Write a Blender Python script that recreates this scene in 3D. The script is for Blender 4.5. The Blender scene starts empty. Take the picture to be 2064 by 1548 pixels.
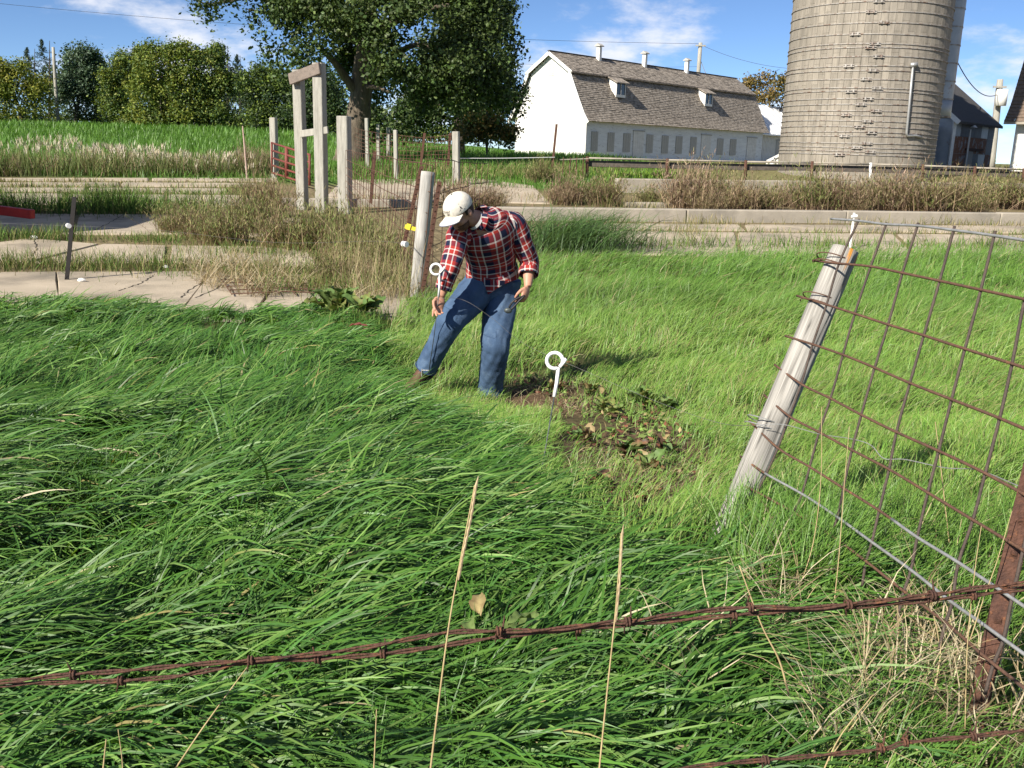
import bpy, math, random
import numpy as np
from mathutils import Vector, Matrix
random.seed(7)
rng = np.random.default_rng(11)
S = bpy.context.scene
COL = S.collection

# ------------------------------------------------------------------ camera
FPX, PW, PH = 1862.0, 2064, 1548
CAM = np.array([0.0, 0.0, 1.85])
PITCH, ROLL = math.radians(14.2), math.radians(1.6)
FW = np.array([0, math.cos(PITCH), -math.sin(PITCH)])
R0 = np.array([1.0, 0, 0]); U0 = np.array([0, math.sin(PITCH), math.cos(PITCH)])
RT = math.cos(ROLL) * R0 + math.sin(ROLL) * U0
UP = -math.sin(ROLL) * R0 + math.cos(ROLL) * U0
cd = bpy.data.cameras.new('camera'); cam = bpy.data.objects.new('camera', cd); COL.objects.link(cam)
cd.sensor_width = 36; cd.lens = 36 * FPX / PW; cd.clip_start = 0.05; cd.clip_end = 6000
m = Matrix.Identity(4)
for i in range(3):
    m[i][0] = RT[i]; m[i][1] = UP[i]; m[i][2] = -FW[i]; m[i][3] = CAM[i]
cam.matrix_world = m
S.camera = cam

# ------------------------------------------------------------------ light
SUN_EL = math.radians(34); SUN_AZ = math.atan2(-0.665, -0.747)       # direction TO the sun
sd = np.array([math.sin(SUN_AZ) * math.cos(SUN_EL), math.cos(SUN_AZ) * math.cos(SUN_EL), math.sin(SUN_EL)])
w = bpy.data.worlds.new('World'); S.world = w; w.use_nodes = True
nt = w.node_tree; nt.nodes.clear()
def N(nt, t, **k):
    n = nt.nodes.new(t)
    for a, v in k.items(): setattr(n, a, v)
    return n
sky = N(nt, 'ShaderNodeTexSky', sky_type='NISHITA', sun_disc=False, sun_elevation=SUN_EL, sun_rotation=SUN_AZ,
        altitude=2200, air_density=0.7, dust_density=0.0, ozone_density=5.0)
bg = N(nt, 'ShaderNodeBackground'); bg.inputs[1].default_value = 0.073
out = N(nt, 'ShaderNodeOutputWorld')
tc = N(nt, 'ShaderNodeTexCoord')
# scattered fair-weather cumulus: noise on the sky dome, flattened towards the horizon
sx = N(nt, 'ShaderNodeSeparateXYZ'); nt.links.new(tc.outputs['Generated'], sx.inputs[0])
ad = N(nt, 'ShaderNodeMath', operation='ADD'); ad.inputs[1].default_value = 0.32; nt.links.new(sx.outputs[2], ad.inputs[0])
vm = N(nt, 'ShaderNodeMath', operation='MAXIMUM'); vm.inputs[1].default_value = 0.03; nt.links.new(ad.outputs[0], vm.inputs[0])
dv = N(nt, 'ShaderNodeVectorMath', operation='DIVIDE')
cb = N(nt, 'ShaderNodeCombineXYZ')
nt.links.new(vm.outputs[0], cb.inputs[0]); nt.links.new(vm.outputs[0], cb.inputs[1]); cb.inputs[2].default_value = 1
nt.links.new(tc.outputs['Generated'], dv.inputs[0]); nt.links.new(cb.outputs[0], dv.inputs[1])
mp = N(nt, 'ShaderNodeMapping'); mp.inputs['Location'].default_value = (5.88, 3.04, 1.32); mp.inputs['Scale'].default_value = (1.0, 1.0, 1.0)
nt.links.new(dv.outputs[0], mp.inputs[0])
cn = N(nt, 'ShaderNodeTexNoise'); cn.inputs['Scale'].default_value = 2.3; cn.inputs['Detail'].default_value = 9; cn.inputs['Roughness'].default_value = 0.58
nt.links.new(mp.outputs[0], cn.inputs['Vector'])
cr = N(nt, 'ShaderNodeMapRange'); cr.inputs[1].default_value = 0.50; cr.inputs[2].default_value = 0.66; cr.inputs[3].default_value = 0; cr.inputs[4].default_value = 0.9
cr.interpolation_type = 'SMOOTHSTEP'
nt.links.new(cn.outputs['Fac'], cr.inputs[0])
mx = N(nt, 'ShaderNodeMix', data_type='RGBA')
nt.links.new(cr.outputs[0], mx.inputs[0]); nt.links.new(sky.outputs[0], mx.inputs[6]); mx.inputs[7].default_value = (7.6, 7.7, 8.2, 1)
nt.links.new(mx.outputs[2], bg.inputs[0]); nt.links.new(bg.outputs[0], out.inputs[0])
sl = bpy.data.lights.new('sun', 'SUN'); sl.energy = 5.0; sl.angle = math.radians(0.55); sl.color = (1.0, 0.93, 0.82)
so = bpy.data.objects.new('sun', sl); COL.objects.link(so)
so.rotation_euler = Vector(-sd).to_track_quat('-Z', 'Y').to_euler()
S.view_settings.view_transform = 'Standard'; S.view_settings.look = 'None'; S.view_settings.gamma = 1.0
S.view_settings.use_curve_mapping = False
S.view_settings.exposure = 0.85
S.cycles.max_bounces = 8; S.cycles.transparent_max_bounces = 6; S.cycles.diffuse_bounces = 3
S.cycles.glossy_bounces = 2; S.cycles.transmission_bounces = 4
S.cycles.use_denoising = True

# ------------------------------------------------------------------ noise, terrain, pixel <-> place
_T = np.random.default_rng(3).random((256, 256))
def vnoise(x, y, s=1.0, seed=0):
    x = np.asarray(x, float) * s + seed * 17.37; y = np.asarray(y, float) * s + seed * 9.71
    ix = np.floor(x).astype(int); iy = np.floor(y).astype(int); fx = x - ix; fy = y - iy
    fx = fx * fx * (3 - 2 * fx); fy = fy * fy * (3 - 2 * fy)
    a = _T[ix & 255, iy & 255]; b = _T[(ix + 1) & 255, iy & 255]; c = _T[ix & 255, (iy + 1) & 255]; d = _T[(ix + 1) & 255, (iy + 1) & 255]
    return (a * (1 - fx) + b * fx) * (1 - fy) + (c * (1 - fx) + d * fx) * fy
def fbm(x, y, s=1.0, seed=0, o=4):
    t = 0; a = 0.5
    for k in range(o):
        t = t + a * vnoise(x, y, s * 2 ** k, seed + k * 3); a *= 0.5
    return t
def sstep(a, b, x):
    t = np.clip((np.asarray(x, float) - a) / (b - a), 0, 1); return t * t * (3 - 2 * t)
_py = np.arange(-60, 400, 0.25)
_pk = [-60, 0, 3.0, 4.6, 6.4, 8, 11, 18, 24, 30, 36, 42, 50, 75, 400]
def _prof(v):
    p = np.interp(_py, _pk, v); k = np.ones(9) / 9; q = np.pad(p, 4, mode='edge'); return np.convolve(q, k, 'valid')
PR = _prof([.5, .55, .56, .32, 0.02, 0, .04, .28, .48, .72, .98, 1.38, 1.45, 1.40, 1.4])
PL = _prof([.5, .55, .56, .36, .12, .1, .06, .28, .48, .72, 1.05, 1.45, 1.9, 2.75, 3.3])
def GH(x, y):
    x = np.asarray(x, float); y = np.asarray(y, float)
    r = np.interp(y, _py, PR); l = np.interp(y, _py, PL)
    wl = np.where(y < 20, 1 - sstep(-1.2, -0.3, x), 1 - sstep(-22, 2, x))
    wl2 = 1 - sstep(-22, 2, x)
    k = sstep(14, 24, y); wl = wl * (1 - k) + wl2 * k if True else wl
    z = r * (1 - wl) + l * wl
    near = 1 - sstep(8.4, 10.4, y)
    z = z + near * ((fbm(x, y, 1.1, 2, 3) - 0.44) * 0.16 + (vnoise(x, y, 2.6, 4) - .5) * .07 + (1 - sstep(-.4, .6, x)) * (vnoise(x, y, 1.5, 14) - .5) * .17)
    # the worn dip with dock leaves, right of the man
    z = z - 0.10 * np.exp(-(((x - 0.75) / 0.55) ** 2 + ((y - 4.55) / 0.75) ** 2)) - 0.07 * np.exp(-(((x - .05) / 0.4) ** 2 + ((y - 6.6) / 0.35) ** 2))
    return z
def ray(px, py): return FW + RT * (px - PW / 2) / FPX + UP * (PH / 2 - py) / FPX
def P(px, py, y):
    d = ray(px, py); return CAM + d * (y / d[1])
def G(px, py, dz=0.0):
    d = ray(px, py); d = d / d[1]
    ys = np.concatenate([np.arange(0.6, 20, 0.02), np.arange(20, 160, 0.1)])
    pts = CAM[None] + d[None] * ys[:, None]
    g = GH(pts[:, 0], pts[:, 1]) + dz
    k = np.argmax(pts[:, 2] <= g)
    if pts[k, 2] > g[k]: k = len(ys) - 1
    return np.array([pts[k, 0], pts[k, 1], GH(pts[k, 0], pts[k, 1])])
def project(p):
    q = np.asarray(p, float) - CAM; d = q @ FW
    return PW / 2 + FPX * (q @ RT) / d, PH / 2 - FPX * (q @ UP) / d, d
def inpoly(x, y, poly):
    x = np.asarray(x); y = np.asarray(y); r = np.zeros(x.shape, bool); n = len(poly)
    for i in range(n):
        x1, y1 = poly[i][:2]; x2, y2 = poly[(i + 1) % n][:2]
        c = ((y1 > y) != (y2 > y)); r ^= c & (x < (x2 - x1) * (y - y1) / (y2 - y1 + 1e-12) + x1)
    return r
def WP(pxs, dz=0.0): return [G(a, b, dz)[:2] for a, b in pxs]       # photo outline -> outline on the ground

# ------------------------------------------------------------------ mesh helpers
def mesh_np(name, V, quads=None, tris=None, mat=None, smooth=False, cols=None, uv=None):
    me = bpy.data.meshes.new(name); V = np.asarray(V, np.float32)
    parts = []; sizes = []
    if quads is not None and len(quads): parts.append(np.asarray(quads, np.int32).ravel()); sizes.append(np.full(len(quads), 4, np.int32))
    if tris is not None and len(tris): parts.append(np.asarray(tris, np.int32).ravel()); sizes.append(np.full(len(tris), 3, np.int32))
    L = np.concatenate(parts); sz = np.concatenate(sizes)
    me.vertices.add(len(V)); me.vertices.foreach_set('co', V.ravel())
    me.loops.add(len(L)); me.loops.foreach_set('vertex_index', L)
    me.polygons.add(len(sz)); st = np.zeros(len(sz), np.int32); st[1:] = np.cumsum(sz)[:-1]
    me.polygons.foreach_set('loop_start', st)
    me.polygons.foreach_set('use_smooth', np.full(len(sz), bool(smooth)))
    me.update(calc_edges=True)
    if cols is not None:
        c = np.ones((len(V), 4), np.float32); c[:, :3] = cols
        a = me.color_attributes.new('Col', 'FLOAT_COLOR', 'POINT'); a.data.foreach_set('color', c.ravel())
    if uv is not None:
        u = me.uv_layers.new(name='UVMap'); u.data.foreach_set('uv', np.asarray(uv, np.float32)[L].ravel())
    if mat: me.materials.append(mat)
    return me
def ob(name, me, parent=None, label=None, cat=None, group=None, kind=None):
    o = bpy.data.objects.new(name, me); COL.objects.link(o)
    if parent is not None: o.parent = parent
    if label: o['label'] = label
    if cat: o['category'] = cat
    if group: o['group'] = group
    if kind: o['kind'] = kind
    return o
def thing(name, loc, label, cat, group=None, rz=0):
    o = ob(name, None, None, label, cat, group); o.location = [float(v) for v in loc]; o.rotation_euler = (0, 0, rz); o.empty_display_size = .1
    return o
class MB:                                   # collects geometry -> one mesh
    def __init__(s): s.V = []; s.Q = []; s.T = []; s.U = []; s.C = []; s.n = 0
    def add(s, V, Q=(), T=(), U=None, c=None):
        V = np.asarray(V, float).reshape(-1, 3)
        s.V.append(V)
        if len(Q): s.Q.append(np.asarray(Q, int) + s.n)
        if len(T): s.T.append(np.asarray(T, int) + s.n)
        s.U.append(np.zeros((len(V), 2)) if U is None else np.asarray(U, float))
        s.C.append(np.tile(np.asarray((1, 1, 1) if c is None else c, float), (len(V), 1)) if c is None or np.ndim(c) == 1 else np.asarray(c))
        s.n += len(V); return s
    def box(s, c, d, ax=None, bev=0.0, c_=None):     # centre, full size, optional 3x3 axes (rows)
        ax = np.eye(3) if ax is None else np.asarray(ax, float)
        h = np.asarray(d, float) / 2
        if bev <= 0:
            v = np.array([[x, y, z] for x in (-1, 1) for y in (-1, 1) for z in (-1, 1)], float) * h
            q = [(0, 1, 3, 2), (4, 6, 7, 5), (0, 4, 5, 1), (2, 3, 7, 6), (0, 2, 6, 4), (1, 5, 7, 3)]
            return s.add(v @ ax + np.asarray(c, float), q, c=c_)
        b = min(bev, h.min() * .9); v = []; idx = {}
        for x in (-1, 1):
            for y in (-1, 1):
                for z in (-1, 1):
                    for k in range(3):
                        p = np.array([x, y, z], float) * (h - b); p[k] = (x, y, z)[k] * h[k]
                        idx[(x, y, z, k)] = len(v); v.append(p)
        q = []; t = []
        for k in range(3):
            a, e = (k + 1) % 3, (k + 2) % 3
            for sg in (-1, 1):
                cs = []
                for (p1, p2) in ((-1, -1), (1, -1), (1, 1), (-1, 1)):
                    w_ = [0, 0, 0]; w_[k] = sg; w_[a] = p1; w_[e] = p2; cs.append(idx[(*w_, k)])
                q.append(cs if sg > 0 else cs[::-1])
            for p1 in (-1, 1):
                for p2 in (-1, 1):           # edge along k
                    w0 = [0, 0, 0]; w0[a] = p1; w0[e] = p2; lo = list(w0); hi = list(w0); lo[k] = -1; hi[k] = 1
                    f = [idx[(*lo, a)], idx[(*hi, a)], idx[(*hi, e)], idx[(*lo, e)]]
                    q.append(f if p1 * p2 < 0 else f[::-1])
        for x in (-1, 1):
            for y in (-1, 1):
                for z in (-1, 1):
                    f = [idx[(x, y, z, k)] for k in range(3)]; t.append(f if x * y * z > 0 else f[::-1])
        return s.add(np.array(v) @ ax + np.asarray(c, float), q, t, c=c_)
    def bar(s, a, b, w, d, up=(0, 0, 1), bev=0.0):   # rectangular bar from a to b
        a = np.asarray(a, float); b = np.asarray(b, float); t = b - a; L = np.linalg.norm(t); t /= L
        u = np.asarray(up, float); x = np.cross(t, u)
        if np.linalg.norm(x) < 1e-4: x = np.cross(t, (1, 0, 0))
        x /= np.linalg.norm(x); y = np.cross(x, t)
        return s.box((a + b) / 2, (L, w, d), np.array([t, x, y]), bev)
    def tube(s, pts, r, n=8, cap=True, uvs=1.0, c=None, jit=0.0):
        pts = np.asarray(pts, float); k = len(pts); r = np.broadcast_to(np.asarray(r, float), (k,))
        t = np.gradient(pts, axis=0); t /= np.linalg.norm(t, axis=1)[:, None] + 1e-12
        ref = np.array([0, 0, 1.0]) if abs(t[0][2]) < .9 else np.array([1.0, 0, 0])
        V = []; x = np.cross(ref, t[0]); x /= np.linalg.norm(x)
        for i in range(k):
            x = x - t[i] * (x @ t[i]); x /= np.linalg.norm(x); y = np.cross(t[i], x)
            a = np.arange(n) * 2 * math.pi / n
            rr = r[i] * (1 + (jit * (rng.random(n) - .5) if jit else 0))
            V.append(pts[i] + (np.cos(a) * rr)[:, None] * x + (np.sin(a) * rr)[:, None] * y)
        V = np.concatenate(V); Q = []
        for i in range(k - 1):
            for j in range(n): Q.append((i * n + j, i * n + (j + 1) % n, (i + 1) * n + (j + 1) % n, (i + 1) * n + j))
        T = []
        if cap:
            V = np.concatenate([V, pts[:1], pts[-1:]]); b = k * n
            for j in range(n): T.append((b, (j + 1) % n, j)); T.append((b + 1, (k - 1) * n + j, (k - 1) * n + (j + 1) % n))
        return s.add(V, Q, T, c=c)
    def poly(s, pts, c=None):                        # fan polygon
        n = len(pts); return s.add(pts, [], [(0, i, i + 1) for i in range(1, n - 1)], c=c)
    def prism(s, pts, ext):                          # closed outline extruded along ext
        pts = np.asarray(pts, float); n = len(pts); V = np.concatenate([pts, pts + np.asarray(ext, float)])
        Q = [(i, (i + 1) % n, n + (i + 1) % n, n + i) for i in range(n)]
        T = [(0, i + 1, i) for i in range(1, n - 1)] + [(n, n + i, n + i + 1) for i in range(1, n - 1)]
        return s.add(V, Q, T)
    def mesh(s, name, mat, smooth=False, cols=False, uv=False):
        return mesh_np(name, np.concatenate(s.V), np.concatenate(s.Q) if s.Q else None, np.concatenate(s.T) if s.T else None, mat, smooth,
                       np.concatenate(s.C) if cols else None, np.concatenate(s.U) if uv else None)
    def build(s, name, mat, parent=None, smooth=False, cols=False, uv=False, origin=None, **k):
        me = s.mesh(name, mat, smooth, cols, uv); o = ob(name, me, parent, **k)
        if parent is not None:                       # geometry is given in world space
            o.matrix_parent_inverse = Matrix.LocRotScale(parent.location, parent.rotation_euler, None).inverted() if parent.parent is None else Matrix.Identity(4)
        return o

# ------------------------------------------------------------------ materials
MATS = {}
def mat(name, c1, c2=None, scale=5.0, rough=0.8, bump=0.0, bscale=30.0, detail=6, spec=0.3, stretch=None, c3=None, s3=2.0, f3=(0.55, 0.7), metal=0.0, coord='Object', objrand=0.0, lo=0.35, hi=0.65):
    mt = bpy.data.materials.new(name); mt.use_nodes = True; nt = mt.node_tree; b = nt.nodes['Principled BSDF']
    b.inputs['Roughness'].default_value = rough; b.inputs['Specular IOR Level'].default_value = spec; b.inputs['Metallic'].default_value = metal
    tc = N(nt, 'ShaderNodeTexCoord'); mp = N(nt, 'ShaderNodeMapping'); gp = N(nt, 'ShaderNodeNewGeometry'); nt.links.new(gp.outputs['Position'] if coord == 'World' else tc.outputs[coord], mp.inputs[0])
    if stretch: mp.inputs['Scale'].default_value = stretch
    c2 = c2 or tuple(v * .7 for v in c1)
    no = N(nt, 'ShaderNodeTexNoise'); no.inputs['Scale'].default_value = scale; no.inputs['Detail'].default_value = detail; no.inputs['Roughness'].default_value = .65
    nt.links.new(mp.outputs[0], no.inputs['Vector'])
    mr = N(nt, 'ShaderNodeMapRange'); mr.inputs[1].default_value = lo; mr.inputs[2].default_value = hi; nt.links.new(no.outputs['Fac'], mr.inputs[0])
    mx = N(nt, 'ShaderNodeMix', data_type='RGBA'); nt.links.new(mr.outputs[0], mx.inputs[0])
    mx.inputs[6].default_value = (*c1, 1); mx.inputs[7].default_value = (*c2, 1); outc = mx.outputs[2]
    if c3:
        n3 = N(nt, 'ShaderNodeTexNoise'); n3.inputs['Scale'].default_value = s3; n3.inputs['Detail'].default_value = 8; n3.inputs['Roughness'].default_value = .7
        nt.links.new(mp.outputs[0], n3.inputs['Vector'])
        m3 = N(nt, 'ShaderNodeMapRange'); m3.inputs[1].default_value, m3.inputs[2].default_value = f3; nt.links.new(n3.outputs['Fac'], m3.inputs[0])
        x3 = N(nt, 'ShaderNodeMix', data_type='RGBA'); nt.links.new(m3.outputs[0], x3.inputs[0]); nt.links.new(outc, x3.inputs[6]); x3.inputs[7].default_value = (*c3, 1); outc = x3.outputs[2]
    if objrand:
        oi = N(nt, 'ShaderNodeObjectInfo'); r = N(nt, 'ShaderNodeMapRange'); r.inputs[3].default_value = 1 - objrand; r.inputs[4].default_value = 1 + objrand
        nt.links.new(oi.outputs['Random'], r.inputs[0]); vm = N(nt, 'ShaderNodeVectorMath', operation='SCALE')
        nt.links.new(outc, vm.inputs[0]); nt.links.new(r.outputs[0], vm.inputs['Scale']); outc = vm.outputs[0]
    nt.links.new(outc, b.inputs['Base Color'])
    if bump:
        bn = N(nt, 'ShaderNodeTexNoise'); bn.inputs['Scale'].default_value = bscale; bn.inputs['Detail'].default_value = 8
        nt.links.new(mp.outputs[0], bn.inputs['Vector'])
        bp = N(nt, 'ShaderNodeBump'); bp.inputs['Strength'].default_value = bump; bp.inputs['Distance'].default_value = 0.02
        nt.links.new(bn.outputs['Fac'], bp.inputs['Height']); nt.links.new(bp.outputs[0], b.inputs['Normal'])
    MATS[name] = mt; return mt
def leafmat(name, rough=0.45, spec=0.35, trans=0.3, tint=(1.15, 1.1, 0.5), var=0.0):
    mt = bpy.data.materials.new(name); mt.use_nodes = True; nt = mt.node_tree; b = nt.nodes['Principled BSDF']; o = nt.nodes['Material Output']
    at = N(nt, 'ShaderNodeAttribute', attribute_name='Col')
    b.inputs['Roughness'].default_value = rough; b.inputs['Specular IOR Level'].default_value = spec
    nt.links.new(at.outputs['Color'], b.inputs['Base Color'])
    t = N(nt, 'ShaderNodeBsdfTranslucent'); vm = N(nt, 'ShaderNodeVectorMath', operation='MULTIPLY'); vm.inputs[1].default_value = tint
    nt.links.new(at.outputs['Color'], vm.inputs[0]); nt.links.new(vm.outputs[0], t.inputs[0])
    ms = N(nt, 'ShaderNodeMixShader'); ms.inputs[0].default_value = trans
    nt.links.new(b.outputs[0], ms.inputs[1]); nt.links.new(t.outputs[0], ms.inputs[2]); nt.links.new(ms.outputs[0], o.inputs[0])
    MATS[name] = mt; return mt
M_conc = mat('concrete', (.46, .39, .295), (.35, .295, .22), 1.2, .9, .35, 60, c3=(.20, .175, .135), s3=.7, f3=(.50, .68))
M_kerb = mat('kerb_concrete', (.36, .32, .26), (.27, .24, .195), 1.5, .9, .3, 40, c3=(.17, .155, .13), s3=1.1, f3=(.5, .75))
M_oldwood = mat('weathered_wood', (.40, .385, .335), (.26, .25, .215), 6, .85, .5, 40, stretch=(4, 4, .35), c3=(.17, .15, .12), s3=9, f3=(.58, .75))
M_postwood = mat('silvered_post_wood', (.50, .46, .40), (.33, .295, .245), 22, .85, .7, 55, stretch=(5, 5, .3), c3=(.16, .135, .105), s3=16, f3=(.6, .72))
M_darkwood = mat('dark_wood', (.115, .095, .08), (.07, .06, .05), 10, .9, .4, 30)
M_rust = mat('rusty_steel', (.105, .05, .033), (.06, .031, .023), 40, .85, .5, 120, c3=(.20, .085, .04), s3=60, f3=(.55, .7))
M_rustwire = mat('rusty_wire', (.135, .07, .045), (.085, .048, .034), 30, .75, .3, 150, c3=(.22, .11, .05), s3=25, f3=(.58, .7))
M_galv = mat('galvanised_wire', (.46, .46, .45), (.32, .32, .31), 30, .5, .1, 80, metal=.55)
M_tpost = mat('dark_steel_post', (.016, .013, .012), (.010, .009, .009), 20, .7)
M_white = mat('white_plastic', (.80, .80, .78), (.74, .74, .72), 20, .4)
M_whitepaint = mat('white_paint', (.80, .79, .75), (.68, .67, .63), 3, .7, .1, 30, c3=(.42, .40, .36), s3=9, f3=(.66, .76))
M_red = mat('red_paint', (.42, .03, .025), (.30, .02, .018), 4, .55, c3=(.15, .03, .02), s3=3, f3=(.6, .75))
M_gatered = mat('faded_red_tube', (.20, .055, .04), (.14, .04, .03), 12, .6)
M_glass = mat('window_glass', (.03, .035, .045), (.02, .022, .03), 3, .12, spec=.6)
# ================================================================== THE SETTING
# ------------------------------------------------------------------ ground
def axis(segs):
    o = []
    for a, b, st in segs: o += list(np.arange(a, b, st))
    return np.array(sorted(set(np.round(o, 4))))
gx = axis([(-3000, -300, 300), (-300, -60, 30), (-60, -16, 2), (-16, -6, .5), (-6, 6, .16), (6, 16, .5), (16, 60, 2), (60, 300, 30), (300, 3001, 300)])
gy = axis([(-300, -20, 40), (-20, 0, 2), (0, 12, .15), (12, 30, .4), (30, 110, 1.5), (110, 300, 12), (300, 4001, 400)])
X, Y = np.meshgrid(gx, gy, indexing='ij'); Z = GH(X, Y)
nx, ny = X.shape; I = np.arange(nx * ny).reshape(nx, ny)
Q = np.stack([I[:-1, :-1], I[1:, :-1], I[1:, 1:], I[:-1, 1:]], -1).reshape(-1, 4)
nf = fbm(X, Y, .8, 5)[..., None]
soil = np.array([.05, .045, .025]); straw = np.array([.26, .21, .12]); green = np.array([.085, .17, .03]); olive = np.array([.12, .13, .045])
C = soil * (1 - nf) + olive * nf
fld = (sstep(27, 31, Y) * (1 - sstep(1, 8, X)))[..., None]; C = C * (1 - fld) + (green * (.7 + .6 * nf)) * fld
yard = (sstep(10.5, 12, Y) * (1 - sstep(27, 30, Y)))[..., None]; C = C * (1 - yard) + (straw * (.5 + .5 * nf)) * yard
wp_ = np.exp(-(((X - .72) / .75) ** 2 + ((Y - 4.7) / 1.1) ** 2))[..., None] + np.exp(-(((X - .15) / .6) ** 2 + ((Y - 6.7) / .6) ** 2))[..., None]; wp_ = np.clip(wp_ * 1.3, 0, 1); C = C * (1 - wp_) + np.array([.105, .072, .045]) * (.7 + .6 * nf) * wp_     # worn brown soil
rr = (sstep(33, 36, Y) * sstep(1, 8, X))[..., None]; C = C * (1 - rr) + (olive * .6 + straw * .4) * rr
M_ground = bpy.data.materials.new('ground'); M_ground.use_nodes = True
_n = M_ground.node_tree; _b = _n.nodes['Principled BSDF']; _b.inputs['Roughness'].default_value = .95; _b.inputs['Specular IOR Level'].default_value = .1
_a = N(_n, 'ShaderNodeAttribute', attribute_name='Col'); _t = N(_n, 'ShaderNodeTexNoise'); _t.inputs['Scale'].default_value = 9; _t.inputs['Detail'].default_value = 9
_tc = N(_n, 'ShaderNodeTexCoord'); _n.links.new(_tc.outputs['Object'], _t.inputs['Vector'])
_r = N(_n, 'ShaderNodeMapRange'); _r.inputs[1].default_value = .3; _r.inputs[2].default_value = .7; _r.inputs[3].default_value = .55; _r.inputs[4].default_value = 1.35; _n.links.new(_t.outputs['Fac'], _r.inputs[0])
_v = N(_n, 'ShaderNodeVectorMath', operation='SCALE'); _n.links.new(_a.outputs['Color'], _v.inputs[0]); _n.links.new(_r.outputs[0], _v.inputs['Scale']); _n.links.new(_v.outputs[0], _b.inputs['Base Color'])
_bp = N(_n, 'ShaderNodeBump'); _bp.inputs['Strength'].default_value = .8; _bp.inputs['Distance'].default_value = .03; _n.links.new(_t.outputs['Fac'], _bp.inputs['Height']); _n.links.new(_bp.outputs[0], _b.inputs['Normal'])
ob('ground', mesh_np('ground', np.stack([X, Y, Z], -1).reshape(-1, 3), Q, mat=M_ground, smooth=True, cols=C.reshape(-1, 3)), kind='structure', label='earth under the grass, pasture and farmyard')

# ------------------------------------------------------------------ concrete yard: cast slabs with gaps between them
def slab(mb, poly, h=0.03, thick=.12):
    """a slab following the ground: outline (world xy) resampled, top above the soil, edges rounded off"""
    poly = np.asarray(poly, float); pts = []
    for i in range(len(poly)):
        a, b = poly[i], poly[(i + 1) % len(poly)]; k = max(1, int(np.linalg.norm(b - a) / .6))
        for j in range(k): pts.append(a + (b - a) * j / k)
    pts = np.array(pts); n = len(pts); c = pts.mean(0)
    jit = (vnoise(pts[:, 0], pts[:, 1], 2.3, 8) - .5)[:, None] * .04; dd = (pts - c); dd /= np.linalg.norm(dd, axis=1)[:, None]
    pts = pts + dd * jit
    rings = [1.0, .985, .66, .33]
    V = []; 
    for k, r in enumerate(rings):
        p = c + (pts - c) * r; z = GH(p[:, 0], p[:, 1]) + (h if k else h - .02); V.append(np.c_[p, z])
    low = np.c_[pts, GH(pts[:, 0], pts[:, 1]) - thick]; V.insert(0, low)
    V = np.concatenate(V + [np.array([[c[0], c[1], GH(c[0], c[1]) + h]])]); Q = []; T = []
    for k in range(len(rings)):
        for j in range(n): Q.append((k * n + j, k * n + (j + 1) % n, (k + 1) * n + (j + 1) % n, (k + 1) * n + j))
    for j in range(n): T.append((len(rings) * n + j, len(rings) * n + (j + 1) % n, len(V) - 1))
    mb.add(V, Q, T)
yard = ob('concrete_yard', None, kind='structure', label='cracked concrete feedlot yard with weeds in its joints')
def quad_px(a, b, c, d): return [G(*a)[:2], G(*b)[:2], G(*c)[:2], G(*d)[:2]]
slabs = [  # near edge left, near edge right, far edge right, far edge left  (photo pixels on the ground)
    ((-260, 640), (122, 640), (113, 552), (-160, 553)), ((124, 650), (334, 655), (423, 551), (115, 552)), ((336, 655), (503, 652), (563, 556), (425, 551)),
    ((505, 652), (840, 650), (800, 560), (565, 556)),
    ((-260, 525), (60, 530), (200, 495), (60, 484)), ((70, 532), (330, 530), (335, 498), (210, 495)), ((345, 532), (640, 540), (620, 502), (345, 498)),
    ((-200, 474), (140, 474), (150, 434), (-160, 434)), ((150, 474), (420, 474), (400, 436), (160, 434)), ((430, 476), (640, 480), (600, 440), (410, 436)),
    ((-180, 414), (120, 414), (130, 392.5), (-160, 392)), ((130, 414), (330, 416), (330, 394.5), (140, 393)), ((340, 416), (560, 418), (540, 396), (340, 394.5)),
    ((-160, 387.5), (170, 388), (172, 380.5), (-150, 380.5)), ((178, 388), (460, 391), (455, 382), (180, 380.5)),
    ((-150, 376.5), (240, 377), (240, 369.5), (-140, 370)), ((246, 377), (520, 379), (515, 371), (246, 369.5)),
    ((-140, 366), (300, 366.5), (300, 360.5), (-130, 361)), ((306, 366.5), (560, 368), (560, 361), (306, 360.5)),
    # right-hand pads in front of the kerb
    ((1180, 512), (1490, 520), (1480, 471), (1210, 468)), ((1498, 520), (1850, 524), (1800, 474), (1488, 471)), ((1858, 524), (2300, 528), (2250, 478), (1808, 474)),
    ((1130, 464), (1500, 466), (1490, 455), (1130, 452)), ((1508, 467), (2320, 474), (2300, 458), (1500, 455)),
    # apron behind the mesh fence and the sandy ramp up to the pasture
    ((655, 400), (860, 405), (930, 362), (690, 364)), ((868, 406), (1110, 412), (1075, 376), (938, 358)),
]
for q in slabs:
    mb = MB(); slab(mb, quad_px(*q)); mb.build('slab', M_conc, yard, smooth=False)
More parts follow.
